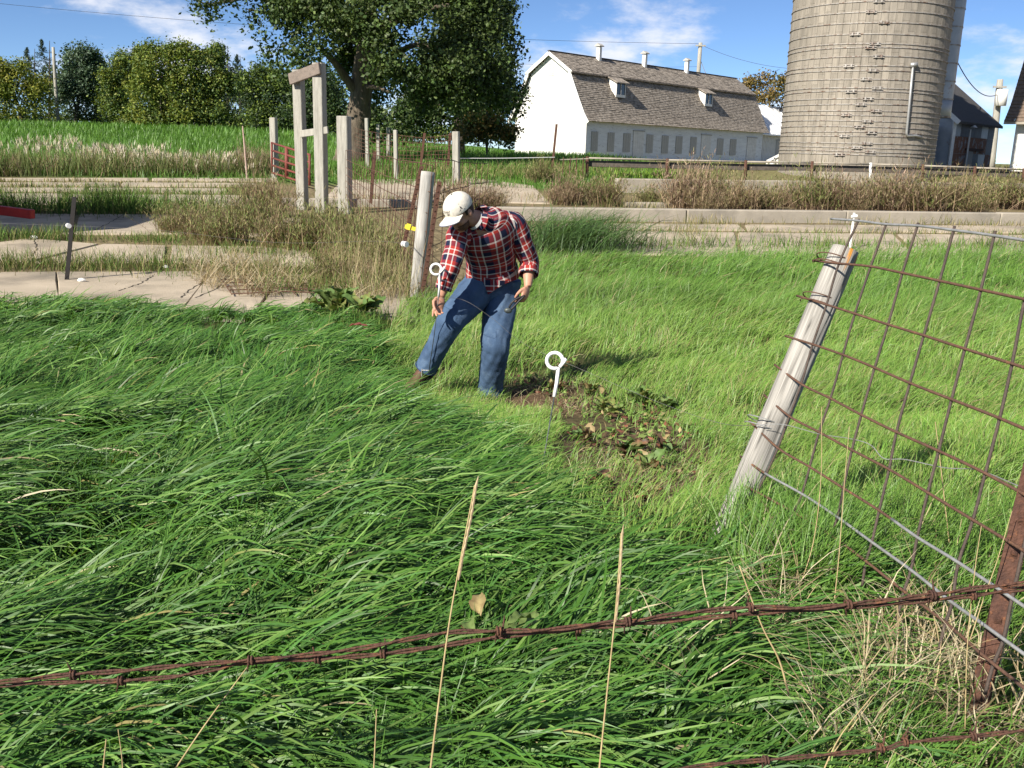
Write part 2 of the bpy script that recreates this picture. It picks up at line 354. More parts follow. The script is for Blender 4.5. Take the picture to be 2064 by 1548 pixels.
# pieces of concrete crack: thin dark grooves filled with earth
M_soil = mat('crack_soil', (.06, .05, .038), (.04, .033, .025), 20, .95)
def crack(pxs):
    mb = MB(); pts = np.array([G(*p) for p in pxs]); t = np.linspace(0, 1, 26); cum = np.linspace(0, 1, len(pts))
    q = np.stack([np.interp(t, cum, pts[:, i]) for i in range(2)], -1); q += (rng.random(q.shape) - .5) * .035
    z = GH(q[:, 0], q[:, 1]) + .034; wd = .004 + .007 * rng.random(len(q))
    L = np.c_[q[:, 0] - wd, q[:, 1], z]; R = np.c_[q[:, 0] + wd, q[:, 1] + .01, z]; n = len(q)
    mb.add(np.r_[L, R], [(i, i + 1, n + i + 1, n + i) for i in range(n - 1)]); mb.build('crack', M_soil, yard)
for c in ([(412, 562), (405, 575), (380, 592), (365, 606)], [(310, 560), (285, 576), (240, 592)], [(455, 565), (440, 585), (395, 606)], [(70, 487), (74, 505), (66, 520)], [(250, 436), (225, 450), (190, 468)],
          [(1600, 480), (1640, 490), (1650, 508)], [(1960, 482), (1980, 500), (2030, 512)]): crack(c)

# low concrete kerb walls
def wall_run(name, pxs, h, wd, label, cap=0.0, seg=4.0):
    o = ob(name, None, None, label, 'kerb wall')
    pts = [G(*p) for p in pxs]; mbs = []
    for a, b in zip(pts[:-1], pts[1:]):
        L = np.linalg.norm((b - a)[:2]); k = max(1, int(round(L / seg)))
        for j in range(k):
            p = a + (b - a) * (j / k); q = a + (b - a) * ((j + 1) / k); t = (q - p) / np.linalg.norm(q - p); q = q - t * .012
            zz = .5 * (GH(p[0], p[1]) + GH(q[0], q[1])); tilt = (rng.random() - .5) * .02
            mb = MB(); mb.bar((p[0], p[1], GH(p[0], p[1]) + h / 2 - .12), (q[0], q[1], GH(q[0], q[1]) + h / 2 - .12 + tilt), wd, h + .24, bev=.025)
            mb.build('concrete_segment', M_kerb, o)
    return o
wall_run('kerb_wall', [(1000, 443), (1380, 447.5), (1700, 449), (2300, 455)], .28, .28, 'long low concrete kerb wall in front of the brown weeds')
wall_run('kerb_wall', [(1258, 417), (1410, 419)], .12, .3, 'short flat concrete footing just above the long kerb')
wall_run('kerb_wall', [(540, 414), (850, 418)], .18, .25, 'low concrete kerb between the tall timber gateway and mesh fence')
wall_run('retaining_wall', [(1240, 388), (2400, 398)], .42, .3, 'raised concrete bunk wall under the pipe and plank fence', seg=6)

# ------------------------------------------------------------------ white gambrel barn
M_barnwhite = mat('barn_white_clapboard', (.74, .73, .70), (.60, .59, .56), 1.4, .75, .15, 40, c3=(.36, .34, .31), s3=4, f3=(.61, .68), stretch=(1, 1, 3))
M_shingle = mat('wood_shingle', (.33, .285, .235), (.17, .145, .12), 3.2, .9, .6, 40, c3=(.46, .41, .35), s3=4.5, f3=(.56, .64), stretch=(1, 1, 1.6), lo=.42, hi=.58)
M_boarded = mat('grey_boarding', (.47, .46, .43), (.34, .33, .305), 8, .85, .3, 40, stretch=(6, 6, 1))
M_darkroof = mat('asphalt_roof', (.085, .08, .078), (.06, .057, .056), 6, .9, .3, 40)
M_metalsheet = mat('galvanised_sheet', (.42, .45, .48), (.33, .36, .39), 2, .5, .1, 20, c3=(.22, .10, .06), s3=1.1, f3=(.6, .68), metal=.2)
M_rustsheet = mat('rusted_sheet', (.27, .13, .075), (.19, .085, .05), 5, .8, c3=(.33, .34, .36), s3=2.5, f3=(.52, .6))
def frame3(o, d): # local (along, across, up) -> world
    d = np.array([d[0], d[1], 0.]); d /= np.linalg.norm(d); g = np.array([-d[1], d[0], 0.])
    return lambda s, a, z: np.array([o[0], o[1], 0.]) + d * s + g * a + np.array([0, 0, z])
def shingled(mb, f, s0, s1, prof, courses, thick=.03, jag=.012, cw=None):
    """stepped shingle courses between profile points (across, z) of increasing height, from s0 to s1"""
    prof = np.asarray(prof, float)
    seg = np.linalg.norm(np.diff(prof, axis=0), axis=1); cum = np.r_[0, np.cumsum(seg)]
    for k in range(courses):
        u0, u1 = cum[-1] * k / courses, cum[-1] * (k + 1) / courses + .02
        a0, z0 = np.interp(u0, cum, prof[:, 0]), np.interp(u0, cum, prof[:, 1]); a1, z1 = np.interp(u1, cum, prof[:, 0]), np.interp(u1, cum, prof[:, 1])
        nrm = np.array([-(z1 - z0), (a1 - a0)]); nrm /= np.linalg.norm(nrm) + 1e-9
        if nrm[1] < 0: nrm = -nrm
        n = int((s1 - s0) / .45); ss = np.linspace(s0, s1, n + 1)
        jj = (rng.random(n) - .5) * jag * 2
        V = []; Q = []
        for i in range(n):
            t = thick + abs(jj[i]); dz = jj[i] * 1.5; b = len(V)
            for (s_, ) in ((ss[i],), (ss[i + 1],)):
                V += [f(s_, a0 + nrm[0] * t, z0 + nrm[1] * t + dz), f(s_, a1 + nrm[0] * .006, z1 + nrm[1] * .006), f(s_, a0, z0 - .01)]
            Q += [(b, b + 3, b + 4, b + 1), (b + 2, b + 5, b + 3, b)]
        mb.add(V, Q)
BD = np.array([.672, .74]); B0 = P(1177, 317, 71.0)[:2]; BZ = 1.36
bf = frame3(B0, BD); BL, BW = 27.2, 7.0
barn = thing('gambrel_barn', (*B0, BZ), 'long white gambrel barn with weathered shingle roof and boarded windows', 'barn')
def clap(mb, f, p, q, z0, z1, nrm, n, top=None):
    """lapped boards on a wall from local (s,a)=p to q, optional top profile function limiting each row"""
    for k in range(n):
        za = z0 + (z1 - z0) * k / n; zb = z0 + (z1 - z0) * (k + 1) / n + .01
        lo, hi = (0., 1.) if top is None else top(zb)
        if hi - lo < .02: continue
        a = np.array(p) + (np.array(q) - np.array(p)) * lo; b = np.array(p) + (np.array(q) - np.array(p)) * hi
        o1 = np.array(nrm) * .016; o2 = np.array(nrm) * .004
        mb.add([f(*(a + o1), za), f(*(b + o1), za), f(*(b + o2), zb), f(*(a + o2), zb), f(*a, za), f(*b, za)], [(0, 1, 2, 3), (4, 5, 1, 0)])
ZE, ZK, ZR = BZ + 3.0, BZ + 6.35, BZ + 7.75        # eave, knuckle, ridge
kin = 1.55
prof_out = [(-.5, ZE - .28), (-.05, ZE + .35), (.45, ZE + 1.3), (1.05, ZE + 2.5), (kin - .12, ZK - .05)]
mb = MB()
hw = BW
mb.prism([bf(.04, .04, BZ - .3), bf(.04, hw - .04, BZ - .3), bf(.04, hw - .04, ZE), bf(.04, hw - .45, ZE + 1.1), bf(.04, hw - kin, ZK - .08), bf(.04, hw / 2, ZR - .1), bf(.04, kin, ZK - .08), bf(.04, .45, ZE + 1.1), bf(.04, .04, ZE)], bf(BL - .04, 0, 0) - bf(.04, 0, 0))
mb.build('wall', M_barnwhite, barn)
mb = MB(); clap(mb, bf, (0, 0), (BL, 0), BZ + .1, ZE, (0, -1), 15); mb.build('side_boards', mat('peeling_white_boards', (.76, .78, .79), (.64, .66, .67), 1.1, .8, .2, 40, c3=(.36, .35, .33), s3=2.6, f3=(.58, .68), stretch=(.7, .7, 3.5)), barn)
def gtop(z):
    if z < ZE: i = 0
    elif z < ZE + 1.1: i = .45 * (z - ZE) / 1.1
    elif z < ZK: i = .45 + (kin - .45) * (z - ZE - 1.1) / (ZK - ZE - 1.1)
    else: i = kin + (hw / 2 - kin) * (z - ZK) / (ZR - ZK)
    return (i / hw, 1 - i / hw)
mb = MB(); clap(mb, bf, (0, 0), (0, hw), BZ + .1, ZR - .15, (-1, 0), 38, gtop); mb.build('gable_boards', M_barnwhite, barn)
mb = MB(); shingled(mb, bf, -.35, BL + .35, prof_out, 26); mb.build('lower_roof', M_shingle, barn)
mb = MB(); shingled(mb, bf, -.35, BL + .35, [(kin - .45, ZK - .22), (hw / 2, ZR)], 12); mb.build('upper_roof', M_shingle, barn)
bk = [(hw - a, z) for a, z in prof_out]
mb = MB()
for (a, b) in zip([(hw - p[0], p[1]) for p in prof_out] + [(hw - kin + .45, ZK - .22)], [(hw - p[0], p[1]) for p in prof_out[1:]] + [(hw - kin, ZK), (hw / 2, ZR)]):
    mb.add([bf(-.35, *a), bf(BL + .35, *a), bf(BL + .35, *b), bf(-.35, *b)], [(0, 1, 2, 3)])
mb.build('rear_roof', M_shingle, barn)
mb = MB(); mb.bar(bf(-.4, hw / 2, ZR + .04), bf(BL + .4, hw / 2, ZR + .04), .22, .06); mb.build('ridge_cap', M_darkwood, barn)
mb = MB(); mb.bar(bf(-.35, kin - .40, ZK - .16), bf(BL + .35, kin - .40, ZK - .16), .10, .07); mb.build('knuckle_edge', M_darkwood, barn)
mb = MB()     # fascia on the gable verge
for sgn in (0, 1):
    pr = prof_out + [(kin - .3, ZK - .06), (hw / 2, ZR - .02)]
    pr = [((hw - a) if sgn else a, z) for a, z in pr]
    for a, b in zip(pr[:-1], pr[1:]): mb.bar(bf(-.37, a[0], a[1] - .12), bf(-.37, b[0], b[1] - .12), .05, .24, up=bf(0, 0, 1) - bf(0, 0, 0))
mb.build('verge_fascia', M_whitepaint, barn)
mb = MB(); mb.bar(bf(-.02, -.03, BZ - .2), bf(-.02, -.03, ZE + .1), .14, .14); mb.build('corner_board', M_whitepaint, barn)
# boarded windows and doors along the shaded side (positions measured along the wall)
def s_at(px, z=1.0):
    lo, hi = -5., 60.
    for _ in range(40):
        md = (lo + hi) / 2
        if project(bf(md, 0, BZ + z))[0] < px: lo = md
        else: hi = md
    return md
for px, wpx in ((1197, 13), (1230, 13), (1262, 14), (1308, 13), (1339, 13), (1367, 13), (1396, 12), (1450, 12), (1476, 12)):
    a, b = s_at(px - wpx / 2), s_at(px + wpx / 2)
    mb = MB(); n = 3
    for k in range(n):
        u0, u1 = a + (b - a) * k / n, a + (b - a) * (k + 1) / n - .015
        mb.box(bf((u0 + u1) / 2, -.05, BZ + 1.28 + rng.random() * .03), (u1 - u0, .05, 1.42), np.array([[*BD / np.linalg.norm(BD), 0], [-BD[1], BD[0], 0], [0, 0, 1]]))
    wo = mb.build('window_boarding', M_boarded, barn)
for px, wpx in ((1285, 21), (1421, 19), (1513, 18)):
    a, b = s_at(px - wpx / 2), s_at(px + wpx / 2)
    mb = MB(); n = 5
    for k in range(n):
        u0, u1 = a + (b - a) * k / n, a + (b - a) * (k + 1) / n - .012
        mb.box(bf((u0 + u1) / 2, -.05, BZ + 1.12), (u1 - u0, .05, 2.15), np.array([[*BD / np.linalg.norm(BD), 0], [-BD[1], BD[0], 0], [0, 0, 1]]))
    mb.build('door', M_barnwhite, barn)
    mb = MB(); mb.bar(bf(a - .08, -.06, BZ + 2.24), bf(b + .08, -.06, BZ + 2.24), .06, .10); mb.build('door_lintel', M_boarded, barn)
# louvre on the gable
mb = MB()
for k in range(7): mb.bar(bf(-.06, hw / 2 - .25, ZR - 1.7 + k * .14), bf(-.06, hw / 2 + .25, ZR - 1.7 + k * .14), .03, .05)
mb.build('gable_louvre', M_whitepaint, barn)
# two shed dormers
for px in (1258, 1434):
    s = s_at(px, 3.6); zt = ZK - .62
    dm = ob('dormer', None, barn); dm.location = (0, 0, 0)
    w2 = .62; fr = .0
    def db(name, mb, m): 
        o = ob(name, mb.mesh(name, m), dm); o.matrix_parent_inverse = Matrix.Translation(Vector((-B0[0], -B0[1], -BZ))); return o
    mb = MB()     # cheeks
    for sg in (-1, 1): mb.prism([bf(s + sg * w2, .40, zt - 1.05), bf(s + sg * w2, .40, zt), bf(s + sg * w2, 1.5, zt + .55), bf(s + sg * w2, 1.2, zt - .2)], (bf(0, 0, 0) - bf(.05, 0, 0)) * sg)
    mb.box(bf(s, .43, zt - .96), (w2 * 2, .06, .2), np.array([[*BD / np.linalg.norm(BD), 0], [-BD[1], BD[0], 0], [0, 0, 1]]))
    db('dormer_cheek', mb, M_whitepaint)
    mb = MB(); mb.add([bf(s - w2 - .2, .18, zt - .06), bf(s + w2 + .2, .18, zt - .06), bf(s + w2 + .2, 1.7, zt + .66), bf(s - w2 - .2, 1.7, zt + .66), bf(s - w2 - .2, .18, zt + .02), bf(s + w2 + .2, .18, zt + .02), bf(s + w2 + .2, 1.7, zt + .74), bf(s - w2 - .2, 1.7, zt + .74)], [(4, 5, 6, 7), (0, 3, 2, 1), (0, 1, 5, 4), (1, 2, 6, 5), (3, 0, 4, 7)])
    db('dormer_roof', mb, M_shingle)
    mb = MB(); mb.box(bf(s, .47, zt - .45), (w2 * 2 - .1, .04, .86), np.array([[*BD / np.linalg.norm(BD), 0], [-BD[1], BD[0], 0], [0, 0, 1]])); db('dormer_window', mb, M_glass)
    for u in (-w2 + .04, 0, w2 - .04):
        mb = MB(); mb.bar(bf(s + u, .42, zt - .9), bf(s + u, .42, zt), .05, .05); db('sash_bar', mb, M_whitepaint)
# three roof ventilator flues
for px, py in ((1207, 141), (1299, 154), (1384, 161)):
    s = s_at(px, 7.6); lo, hi = -5., 60.
    for _ in range(40):
        md = (lo + hi) / 2
        if project(bf(md, hw / 2 - .25, ZR))[0] < px: lo = md
        else: hi = md
    fl = ob('roof_flue', None, barn)
    mb = MB(); ax = np.array([[*BD / np.linalg.norm(BD), 0], [-BD[1], BD[0], 0], [0, 0, 1]])
    mb.box(bf(md, hw / 2 - .25, ZR + .28), (.33, .33, 1.05), ax, .02)
    o = ob('flue_stack', mb.mesh('flue_stack', M_whitepaint), fl); o.matrix_parent_inverse = Matrix.Translation(Vector((-B0[0], -B0[1], -BZ)))
    mb = MB(); mb.prism([bf(md - .28, hw / 2 - .53, ZR + .9), bf(md - .28, hw / 2 - .25, ZR + 1.08), bf(md - .28, hw / 2 + .03, ZR + .9), bf(md - .28, hw / 2 + .03, ZR + .84), bf(md - .28, hw / 2 - .53, ZR + .84)], bf(.56, 0, 0) - bf(0, 0, 0))
    o = ob('flue_cap', mb.mesh('flue_cap', M_boarded), fl); o.matrix_parent_inverse = Matrix.Translation(Vector((-B0[0], -B0[1], -BZ)))

# generic gabled building
AX = lambda d: np.array([[d[0], d[1], 0], [-d[1], d[0], 0], [0, 0, 1]])
def nrm2(d): d = np.asarray(d, float); return d / np.linalg.norm(d)
# white metal-roofed annex at the far end of the barn
ax0 = bf(BL + .1, .5, 0)[:2]; af = frame3(ax0, BD)
annex = thing('barn_annex', (*ax0, BZ), 'low white annex with bright metal roof between barn and silo', 'barn annex')
AL, AW, AE, AR = 10., 6., BZ + 2.75, BZ + 5.6
mb = MB(); mb.prism([af(0, 0, BZ - .3), af(0, AW, BZ - .3), af(0, AW, AE), af(0, AW / 2, AR - .1), af(0, 0, AE)], af(AL, 0, 0) - af(0, 0, 0)); mb.build('wall', M_whitepaint, annex)
mb = MB()
for k in range(34): mb.bar(af(.1 + k * .29, -.02, BZ), af(.1 + k * .29, -.02, AE), .07, .05)
mb.build('wall_ribs', M_whitepaint, annex)
M_wroof = mat('white_metal_roof', (.80, .80, .80), (.74, .74, .74), 3, .45)
for sg in (0, 1):
    mb = MB(); e = (-.5, AE - .1) if not sg else (AW + .5, AE - .1)
    mb.add([af(-.2, *e), af(AL, *e), af(AL, AW / 2, AR), af(-.2, AW / 2, AR), af(-.2, e[0], e[1] - .12), af(AL, e[0], e[1] - .12)], [(0, 1, 2, 3), (4, 5, 1, 0)])
    for k in range(11): mb.bar(af(k * .95, e[0], e[1] + .03), af(k * .95, AW / 2, AR + .03), .05, .05, up=af(0, 1, 0) - af(0, 0, 0))
    mb.build('roof', M_wroof, annex)
mb = MB(); mb.box(af(4.4, -.05, BZ + 1.2), (1.5, .06, 2.0), AX(nrm2(BD))); mb.build('door', M_boarded, annex)
ra, rb_ = P(1545, 327, 58), P(1590, 300, 58)
ramp = thing('white_chute', (ra[0], ra[1], GH(ra[0], ra[1])), 'white sloping board chute beside the silo base', 'chute')
mb = MB(); g0 = GH(ra[0], ra[1])
mb.prism([(ra[0], ra[1], ra[2]), (rb_[0] + .3, rb_[1], rb_[2]), (rb_[0] + .3, rb_[1], g0 - .1), (ra[0], ra[1], g0 - .1)], (.1, .5, 0)); mb.build('side_panel', M_whitepaint, ramp)
mb = MB(); mb.bar(ra + [0, -.05, .05], rb_ + [.3, -.05, .08], .1, .14); mb.build('top_rail', M_whitepaint, ramp)
for k in (.35, .7):
    q = ra + (rb_ - ra) * k; mb = MB(); mb.bar((q[0], q[1] - .06, g0), (q[0], q[1] - .06, q[2]), .08, .08); mb.build('stud', M_boarded, ramp)

# ------------------------------------------------------------------ concrete stave silo
SC = P(1722, 320, 40.0); SX, SY = SC[0], SC[1]; SR, SZ = 3.07, 1.25
silo = thing('stave_silo', (SX, SY, SZ), 'tall grey concrete stave silo bound with steel hoops', 'silo')
M_stave = mat('stave_concrete', (.315, .28, .23), (.22, .198, .165), 2.2, .92, .35, 26, c3=(.15, .135, .11), s3=2.0, f3=(.5, .72), objrand=.10, stretch=(2.2, 2.2, .3), coord='World')
SH = 13.5; NST = 72; SVH = .76; da = 2 * math.pi / NST
mb = MB(); mb.tube([(SX, SY, SZ - .3), (SX, SY, SZ + SH)], SR - .07, 72, cap=True); mb.build('inner_shell', M_kerb, silo, smooth=True)
def stave_geo(a, z0, h, r=SR):
    g = .005; V = []
    for aa in (a - da / 2 + g / r, a + da / 2 - g / r):
        for rr_ in (r - .06, r):
            for z in (z0 + .003, z0 + h - .003): V.append((rr_ * math.cos(aa), rr_ * math.sin(aa), z))
    return np.array(V), [(2, 3, 7, 6), (0, 2, 6, 4), (1, 5, 7, 3), (0, 1, 3, 2), (4, 6, 7, 5)]
sv, sq = stave_geo(0, 0, SVH); stave_me = mesh_np('stave', sv, sq, mat=M_stave)
ca = math.atan2(-SY, -SX)             # towards the camera
rest = MB(); cnt = 0
jits = random.Random(4)
for k in range(NST):
    a = k * da; off = (SVH / 2 if k % 2 else 0)
    dd = (a - ca + math.pi) % (2 * math.pi) - math.pi
    z = -off - SVH
    while z < SH:
        rj = SR + jits.uniform(-.002, .002)
        if abs(dd) < 1.32 and -.2 < z < 7.2 and cnt < 300:
            o = bpy.data.objects.new('stave', stave_me); COL.objects.link(o); o.parent = silo; o.location = (math.cos(a) * (rj - SR), math.sin(a) * (rj - SR), z); o.rotation_euler = (0, 0, a); cnt += 1
        else:
            V, Qs = stave_geo(a, z, SVH, rj); rest.add(V + np.array([SX, SY, SZ]), Qs)
        z += SVH
rest.build('stave_courses', M_stave, silo, kind='stuff')
M_hoop = mat('hoop_steel', (.40, .38, .35), (.28, .25, .22), 8, .6, c3=(.16, .09, .06), s3=4, f3=(.5, .65), metal=.3)
hz = []; z = .18; i = 0
for py in (312, 305, 297, 288, 274, 266, 255, 243, 231, 222, 209, 198, 183, 176, 158, 140, 131, 112, 94, 86, 66, 43, 21, 0):
    zz = P(1722, py, SY - SR)[2]; hz.append(zz)
zz = hz[-1]
while zz < SZ + SH - .5: zz += .5; hz.append(zz)
for i, z in enumerate(hz):
    n = 64; th = np.linspace(0, 2 * math.pi, n, endpoint=False); ww = np.linspace(-1, 1, 5)
    pts = np.stack([SX + (SR + .012) * np.cos(th), SY + (SR + .012) * np.sin(th), z + .012 * np.sin(th * 2 + i)], -1)
    mb = MB(); r = .014; V = []; Q4 = []
    for rr_, zz_ in ((SR + .004, -r), (SR + .03, -r), (SR + .03, r), (SR + .004, r)): V.append(np.stack([SX + rr_ * np.cos(th), SY + rr_ * np.sin(th), pts[:, 2] + zz_], -1))
    V = np.concatenate(V)
    for j in range(n):
        jn = (j + 1) % n
        for c in range(3): Q4.append((c * n + j, c * n + jn, (c + 1) * n + jn, (c + 1) * n + j))
    mb.add(V, Q4); ho = mb.build('hoop', M_hoop, silo)
    la = ca + [(-.16), (.16), (.02), (.10)][i % 4] + jits.uniform(-.03, .03)
    mb = MB(); c = np.array([SX + (SR + .05) * math.cos(la), SY + (SR + .05) * math.sin(la), z]); t = np.array([-math.sin(la), math.cos(la), 0]); nr_ = np.array([math.cos(la), math.sin(la), 0])
    axx = np.array([t, nr_, [0, 0, 1]])
    for u in (-.10, .10): mb.box(c + t * u, (.07, .07, .12), axx, .01)
    mb.bar(c - t * .2 + [0, 0, .035], c + t * .2 + [0, 0, .035], .025, .025); mb.bar(c - t * .2 - [0, 0, .035], c + t * .2 - [0, 0, .035], .025, .025)
    o = ob('lug', mb.mesh('lug', M_hoop), ho)
# unloading chute up the side
ch_a = math.radians(4); cc = np.array([SX + (SR + .22) * math.cos(ch_a), SY + (SR + .22) * math.sin(ch_a)])
cbz = P(1885, 236, cc[1])[2]
mb = MB(); zz = np.arange(cbz, SZ + SH, .7)
for k in range(len(zz) - 1): mb.tube([(cc[0], cc[1], zz[k]), (cc[0], cc[1], zz[k + 1] - .01)], [.56, .555], 24, cap=(k == 0))
mb.build('chute', M_metalsheet, silo, smooth=True)
mb = MB()
for k in range(len(zz)): mb.tube([(cc[0], cc[1], zz[k] - .025), (cc[0], cc[1], zz[k] + .025)], .575, 24, cap=False)
mb.build('chute_band', M_hoop, silo)
# filling pipe bolted to the silo, and a rusty stake standing at its foot
pa = []
for px, py in ((1840, 135), (1834, 200), (1827, 268)):
    lo_, hi_ = 36., 44.
    best = min(((abs(math.hypot(P(px, py, y)[0] - SX, P(px, py, y)[1] - SY) - SR - .08), y) for y in np.arange(36, SY, .02)))
    pa.append(P(px, py, best[1]))
bt = pa[-1]; best = min(((abs(math.hypot(P(1858, 277, y)[0] - SX, P(1858, 277, y)[1] - SY) - SR - .08), y) for y in np.arange(36, SY + 1, .02))); pe = P(1858, 277, best[1])
mb = MB(); mb.tube(np.array([pa[0] + np.array([.12, .1, .02]), pa[0], pa[1], pa[2], pa[2] + [.04, 0, -.1], .4 * pa[2] + .6 * pe, pe]), .05, 8); mb.build('filler_pipe', M_galv, silo, smooth=True)
mb = MB(); mb.tube([pa[0] + [-.1, 0, 0.06], pa[0] + [.15, 0, .1]], .09, 8); mb.build('pipe_elbow', M_galv, silo, smooth=True)

# ------------------------------------------------------------------ sheet-metal shed behind the silo
SB = P(1912, 325, 49.0)[:2]; sf = frame3(SB, BD); sz = 1.35
shed = thing('metal_shed', (*SB, sz), 'small shed with dark roof and rust-stained sheet metal front', 'shed')
SL, SW, SE, SRr = 6.8, 5.4, sz + 2.65, sz + 4.9
mb = MB(); mb.prism([sf(0, 0, sz - .3), sf(0, SW, sz - .3), sf(0, SW, SE), sf(0, SW / 2, SRr - .05), sf(0, 0, SE)], sf(SL, 0, 0) - sf(0, 0, 0)); mb.build('wall', M_metalsheet, shed)
M_dsheet = mat('dull_sheet', (.13, .145, .17), (.09, .10, .12), 3, .6)
for i in range(6):
    for j in range(3):
        mb = MB(); wdt = SL / 6; mb.box(sf(wdt * (i + .5), -.03 - .006 * ((i + j) % 2), sz + .12 + .85 * (j + .5)), (wdt - .01, .02, .84), AX(nrm2(BD)))
        rs = [(0, 0), (1, 1), (2, 1), (3, 1), (5, 0), (0, 1), (1, 0), (4, 1)]
        mb.build('metal_sheet', M_rustsheet if (i, j) in rs else (M_dsheet if (i * 5 + j * 3) % 7 < 5 else M_metalsheet), shed)
mb = MB(); mb.add([sf(-.3, -.35, SE - .12), sf(SL + .35, -.35, SE - .12), sf(SL + .35, SW / 2, SRr + .12), sf(-.3, SW / 2, SRr + .12), sf(-.3, -.35, SE - .24), sf(SL + .35, -.35, SE - .24), sf(SL + .35, SW / 2, SRr), sf(-.3, SW / 2, SRr)], [(0, 1, 2, 3), (4, 5, 1, 0), (1, 5, 6, 2), (4, 0, 3, 7)])
mb.add([sf(-.3, SW + .35, SE - .12), sf(SL + .35, SW + .35, SE - .12), sf(SL + .35, SW / 2, SRr + .12), sf(-.3, SW / 2, SRr + .12)], [(0, 1, 2, 3)]); mb.build('roof', M_darkroof, shed)
mb = MB(); mb.bar(sf(-.33, -.36, SE - .2), sf(-.33, SW / 2, SRr + .04), .05, .22); mb.bar(sf(-.05, -.06, sz - .2), sf(-.05, -.06, SE), .16, .16); mb.build('white_trim', M_whitepaint, shed)
mb = MB(); mb.bar(sf(2.2, -.08, sz + 1.2), sf(5.0, -.08, sz + 1.2), .12, .12); mb.build('door_rail', M_rust, shed)
mb = MB(); mb.box(sf(3.0, -.07, sz + .55), (.9, .03, 1.1), AX(nrm2(BD))); mb.build('door', M_boarded, shed)
mb = MB(); mb.bar(sf(2.1, -.2, sz - .2), sf(2.1, -.2, sz + 2.2), .07, .07); mb.build('door_post', M_whitepaint, shed)
mb = MB(); mb.tube([sf(2.1, -.35, sz + 2.3), sf(2.1, -.35, sz + 2.42)], [.18, .05], 10); mb.build('lamp_shade', M_whitepaint, shed)
lw = thing('lean_to', (*sf(-1.4, .3, sz),), 'pale galvanised lean-to wall between silo and shed', 'lean-to')
mb = MB(); mb.prism([sf(-2.4, .6, sz - .3), sf(-2.4, 4.6, sz - .3), sf(-2.4, 4.6, sz + 2.5), sf(-2.4, .6, sz + 2.25)], sf(2.1, 0, 0) - sf(0, 0, 0)); mb.build('wall', M_metalsheet, lw)
mb = MB(); mb.add([sf(-2.5, .45, sz + 2.28), sf(-.2, .45, sz + 2.28), sf(-.2, 4.7, sz + 2.6), sf(-2.5, 4.7, sz + 2.6)], [(0, 1, 2, 3)]); mb.build('roof', M_metalsheet, lw)
# white farm building at the frame edge
WB = P(2036, 330, 47.0)[:2]; wd_ = nrm2((.74, -.672)); wf = frame3(WB, wd_); wz = 1.3
wb = thing('white_barn', (*WB, wz), 'white barn with steep brown shingle roof at the photo edge', 'barn')
WL, WW, WE = 14., 9., wz + 2.9
mb = MB(); mb.prism([wf(0, 0, wz - .4), wf(0, WW, wz - .4), wf(0, WW, WE), wf(0, WW - 1.6, WE + 3.2), wf(0, WW / 2, WE + 5), wf(0, 1.6, WE + 3.2), wf(0, 0, WE)], wf(WL, 0, 0) - wf(0, 0, 0)); mb.build('wall', M_whitepaint, wb)
mb = MB(); shingled(mb, wf, -.4, WL + .4, [(-.6, WE - .35), (.1, WE + .5), (1.5, WE + 3.3)], 20); shingled(mb, wf, -.4, WL + .4, [(1.45, WE + 3.2), (WW / 2, WE + 5.15)], 12); mb.build('roof', mat('brown_shingle', (.20, .145, .105), (.12, .09, .07), 9, .9, .5, 40, c3=(.33, .27, .22), s3=20, f3=(.6, .7)), wb)
mb = MB(); mb.bar(wf(-.4, -.6, WE - .42), wf(WL, -.6, WE - .42), .08, .12); mb.build('eave_trim', M_kerb, wb)

# ------------------------------------------------------------------ utility poles and overhead wires
def upole(pb, pt_, y, r, label, arms=0, extra=None):
    a, b = P(*pb, y), P(*pt_, y); a[2] = GH(a[0], a[1]) - .3
    t = thing('utility_pole', (a[0], a[1], GH(a[0], a[1])), label, 'utility pole', 'utility poles')
    mb = MB(); mb.tube(np.linspace(a, b, 6), np.linspace(r, r * .72, 6), 10); mb.build('pole', M_oldwood, t, smooth=True)
    return t, b
t1, top1 = upole((117, 252), (107, 95), 84, .17, 'bare grey pole before the dark hedgerow trees')
t2, top2 = upole((1406, 170), (1412, 86), 98, .26, 'utility pole rising behind the white barn roof')
mb = MB(); mb.bar(top2 + [-.5, -.2, -.3], top2 + [.5, -.2, -.3], .12, .14); mb.build('crossarm', M_oldwood, t2)
mb = MB(); mb.tube([top2 + [0, 0, -1.4], top2 + [1.6, .2, -4.5]], .03, 5); mb.build('guy_wire', M_galv, t2)
t3, top3 = upole((2012, 240), (2016, 160), 66, .28, 'utility pole carrying a white transformer beside the dark-roofed shed')
mb = MB(); tp = P(2019, 196, 65.5); mb.tube([tp + [0, 0, -.55], tp + [0, 0, .5]], .36, 14); mb.build('transformer', M_whitepaint, t3, smooth=True)
mb = MB(); mb.bar(top3 + [-.5, -.2, -.5], top3 + [.4, -.2, -.5], .1, .12); mb.build('crossarm', M_oldwood, t3)
M_cable = mat('black_cable', (.03, .03, .033), (.02, .02, .022), 5, .6)
def cable(a, b, sag, r, label):
    t = np.linspace(0, 1, 24)[:, None]; p = a + (b - a) * t; p[:, 2] -= sag * 4 * (t * (1 - t))[:, 0]
    mb = MB(); mb.tube(p, r, 5, cap=False); mb.build('power_line', M_cable, label=label, cat='power line', group='overhead power lines')
cable(P(-120, -5, 90), P(1412, 88, 98), .8, .016, 'thin power line crossing the sky from the left to the barn pole')
cable(P(1412, 90, 98), P(1640, 140, 92), .6, .016, 'thin power line from the barn pole towards the silo')
cable(P(1041, 128, 96), P(1408, 134, 98), .2, .011, 'fainter lower power line behind the barn ridge')
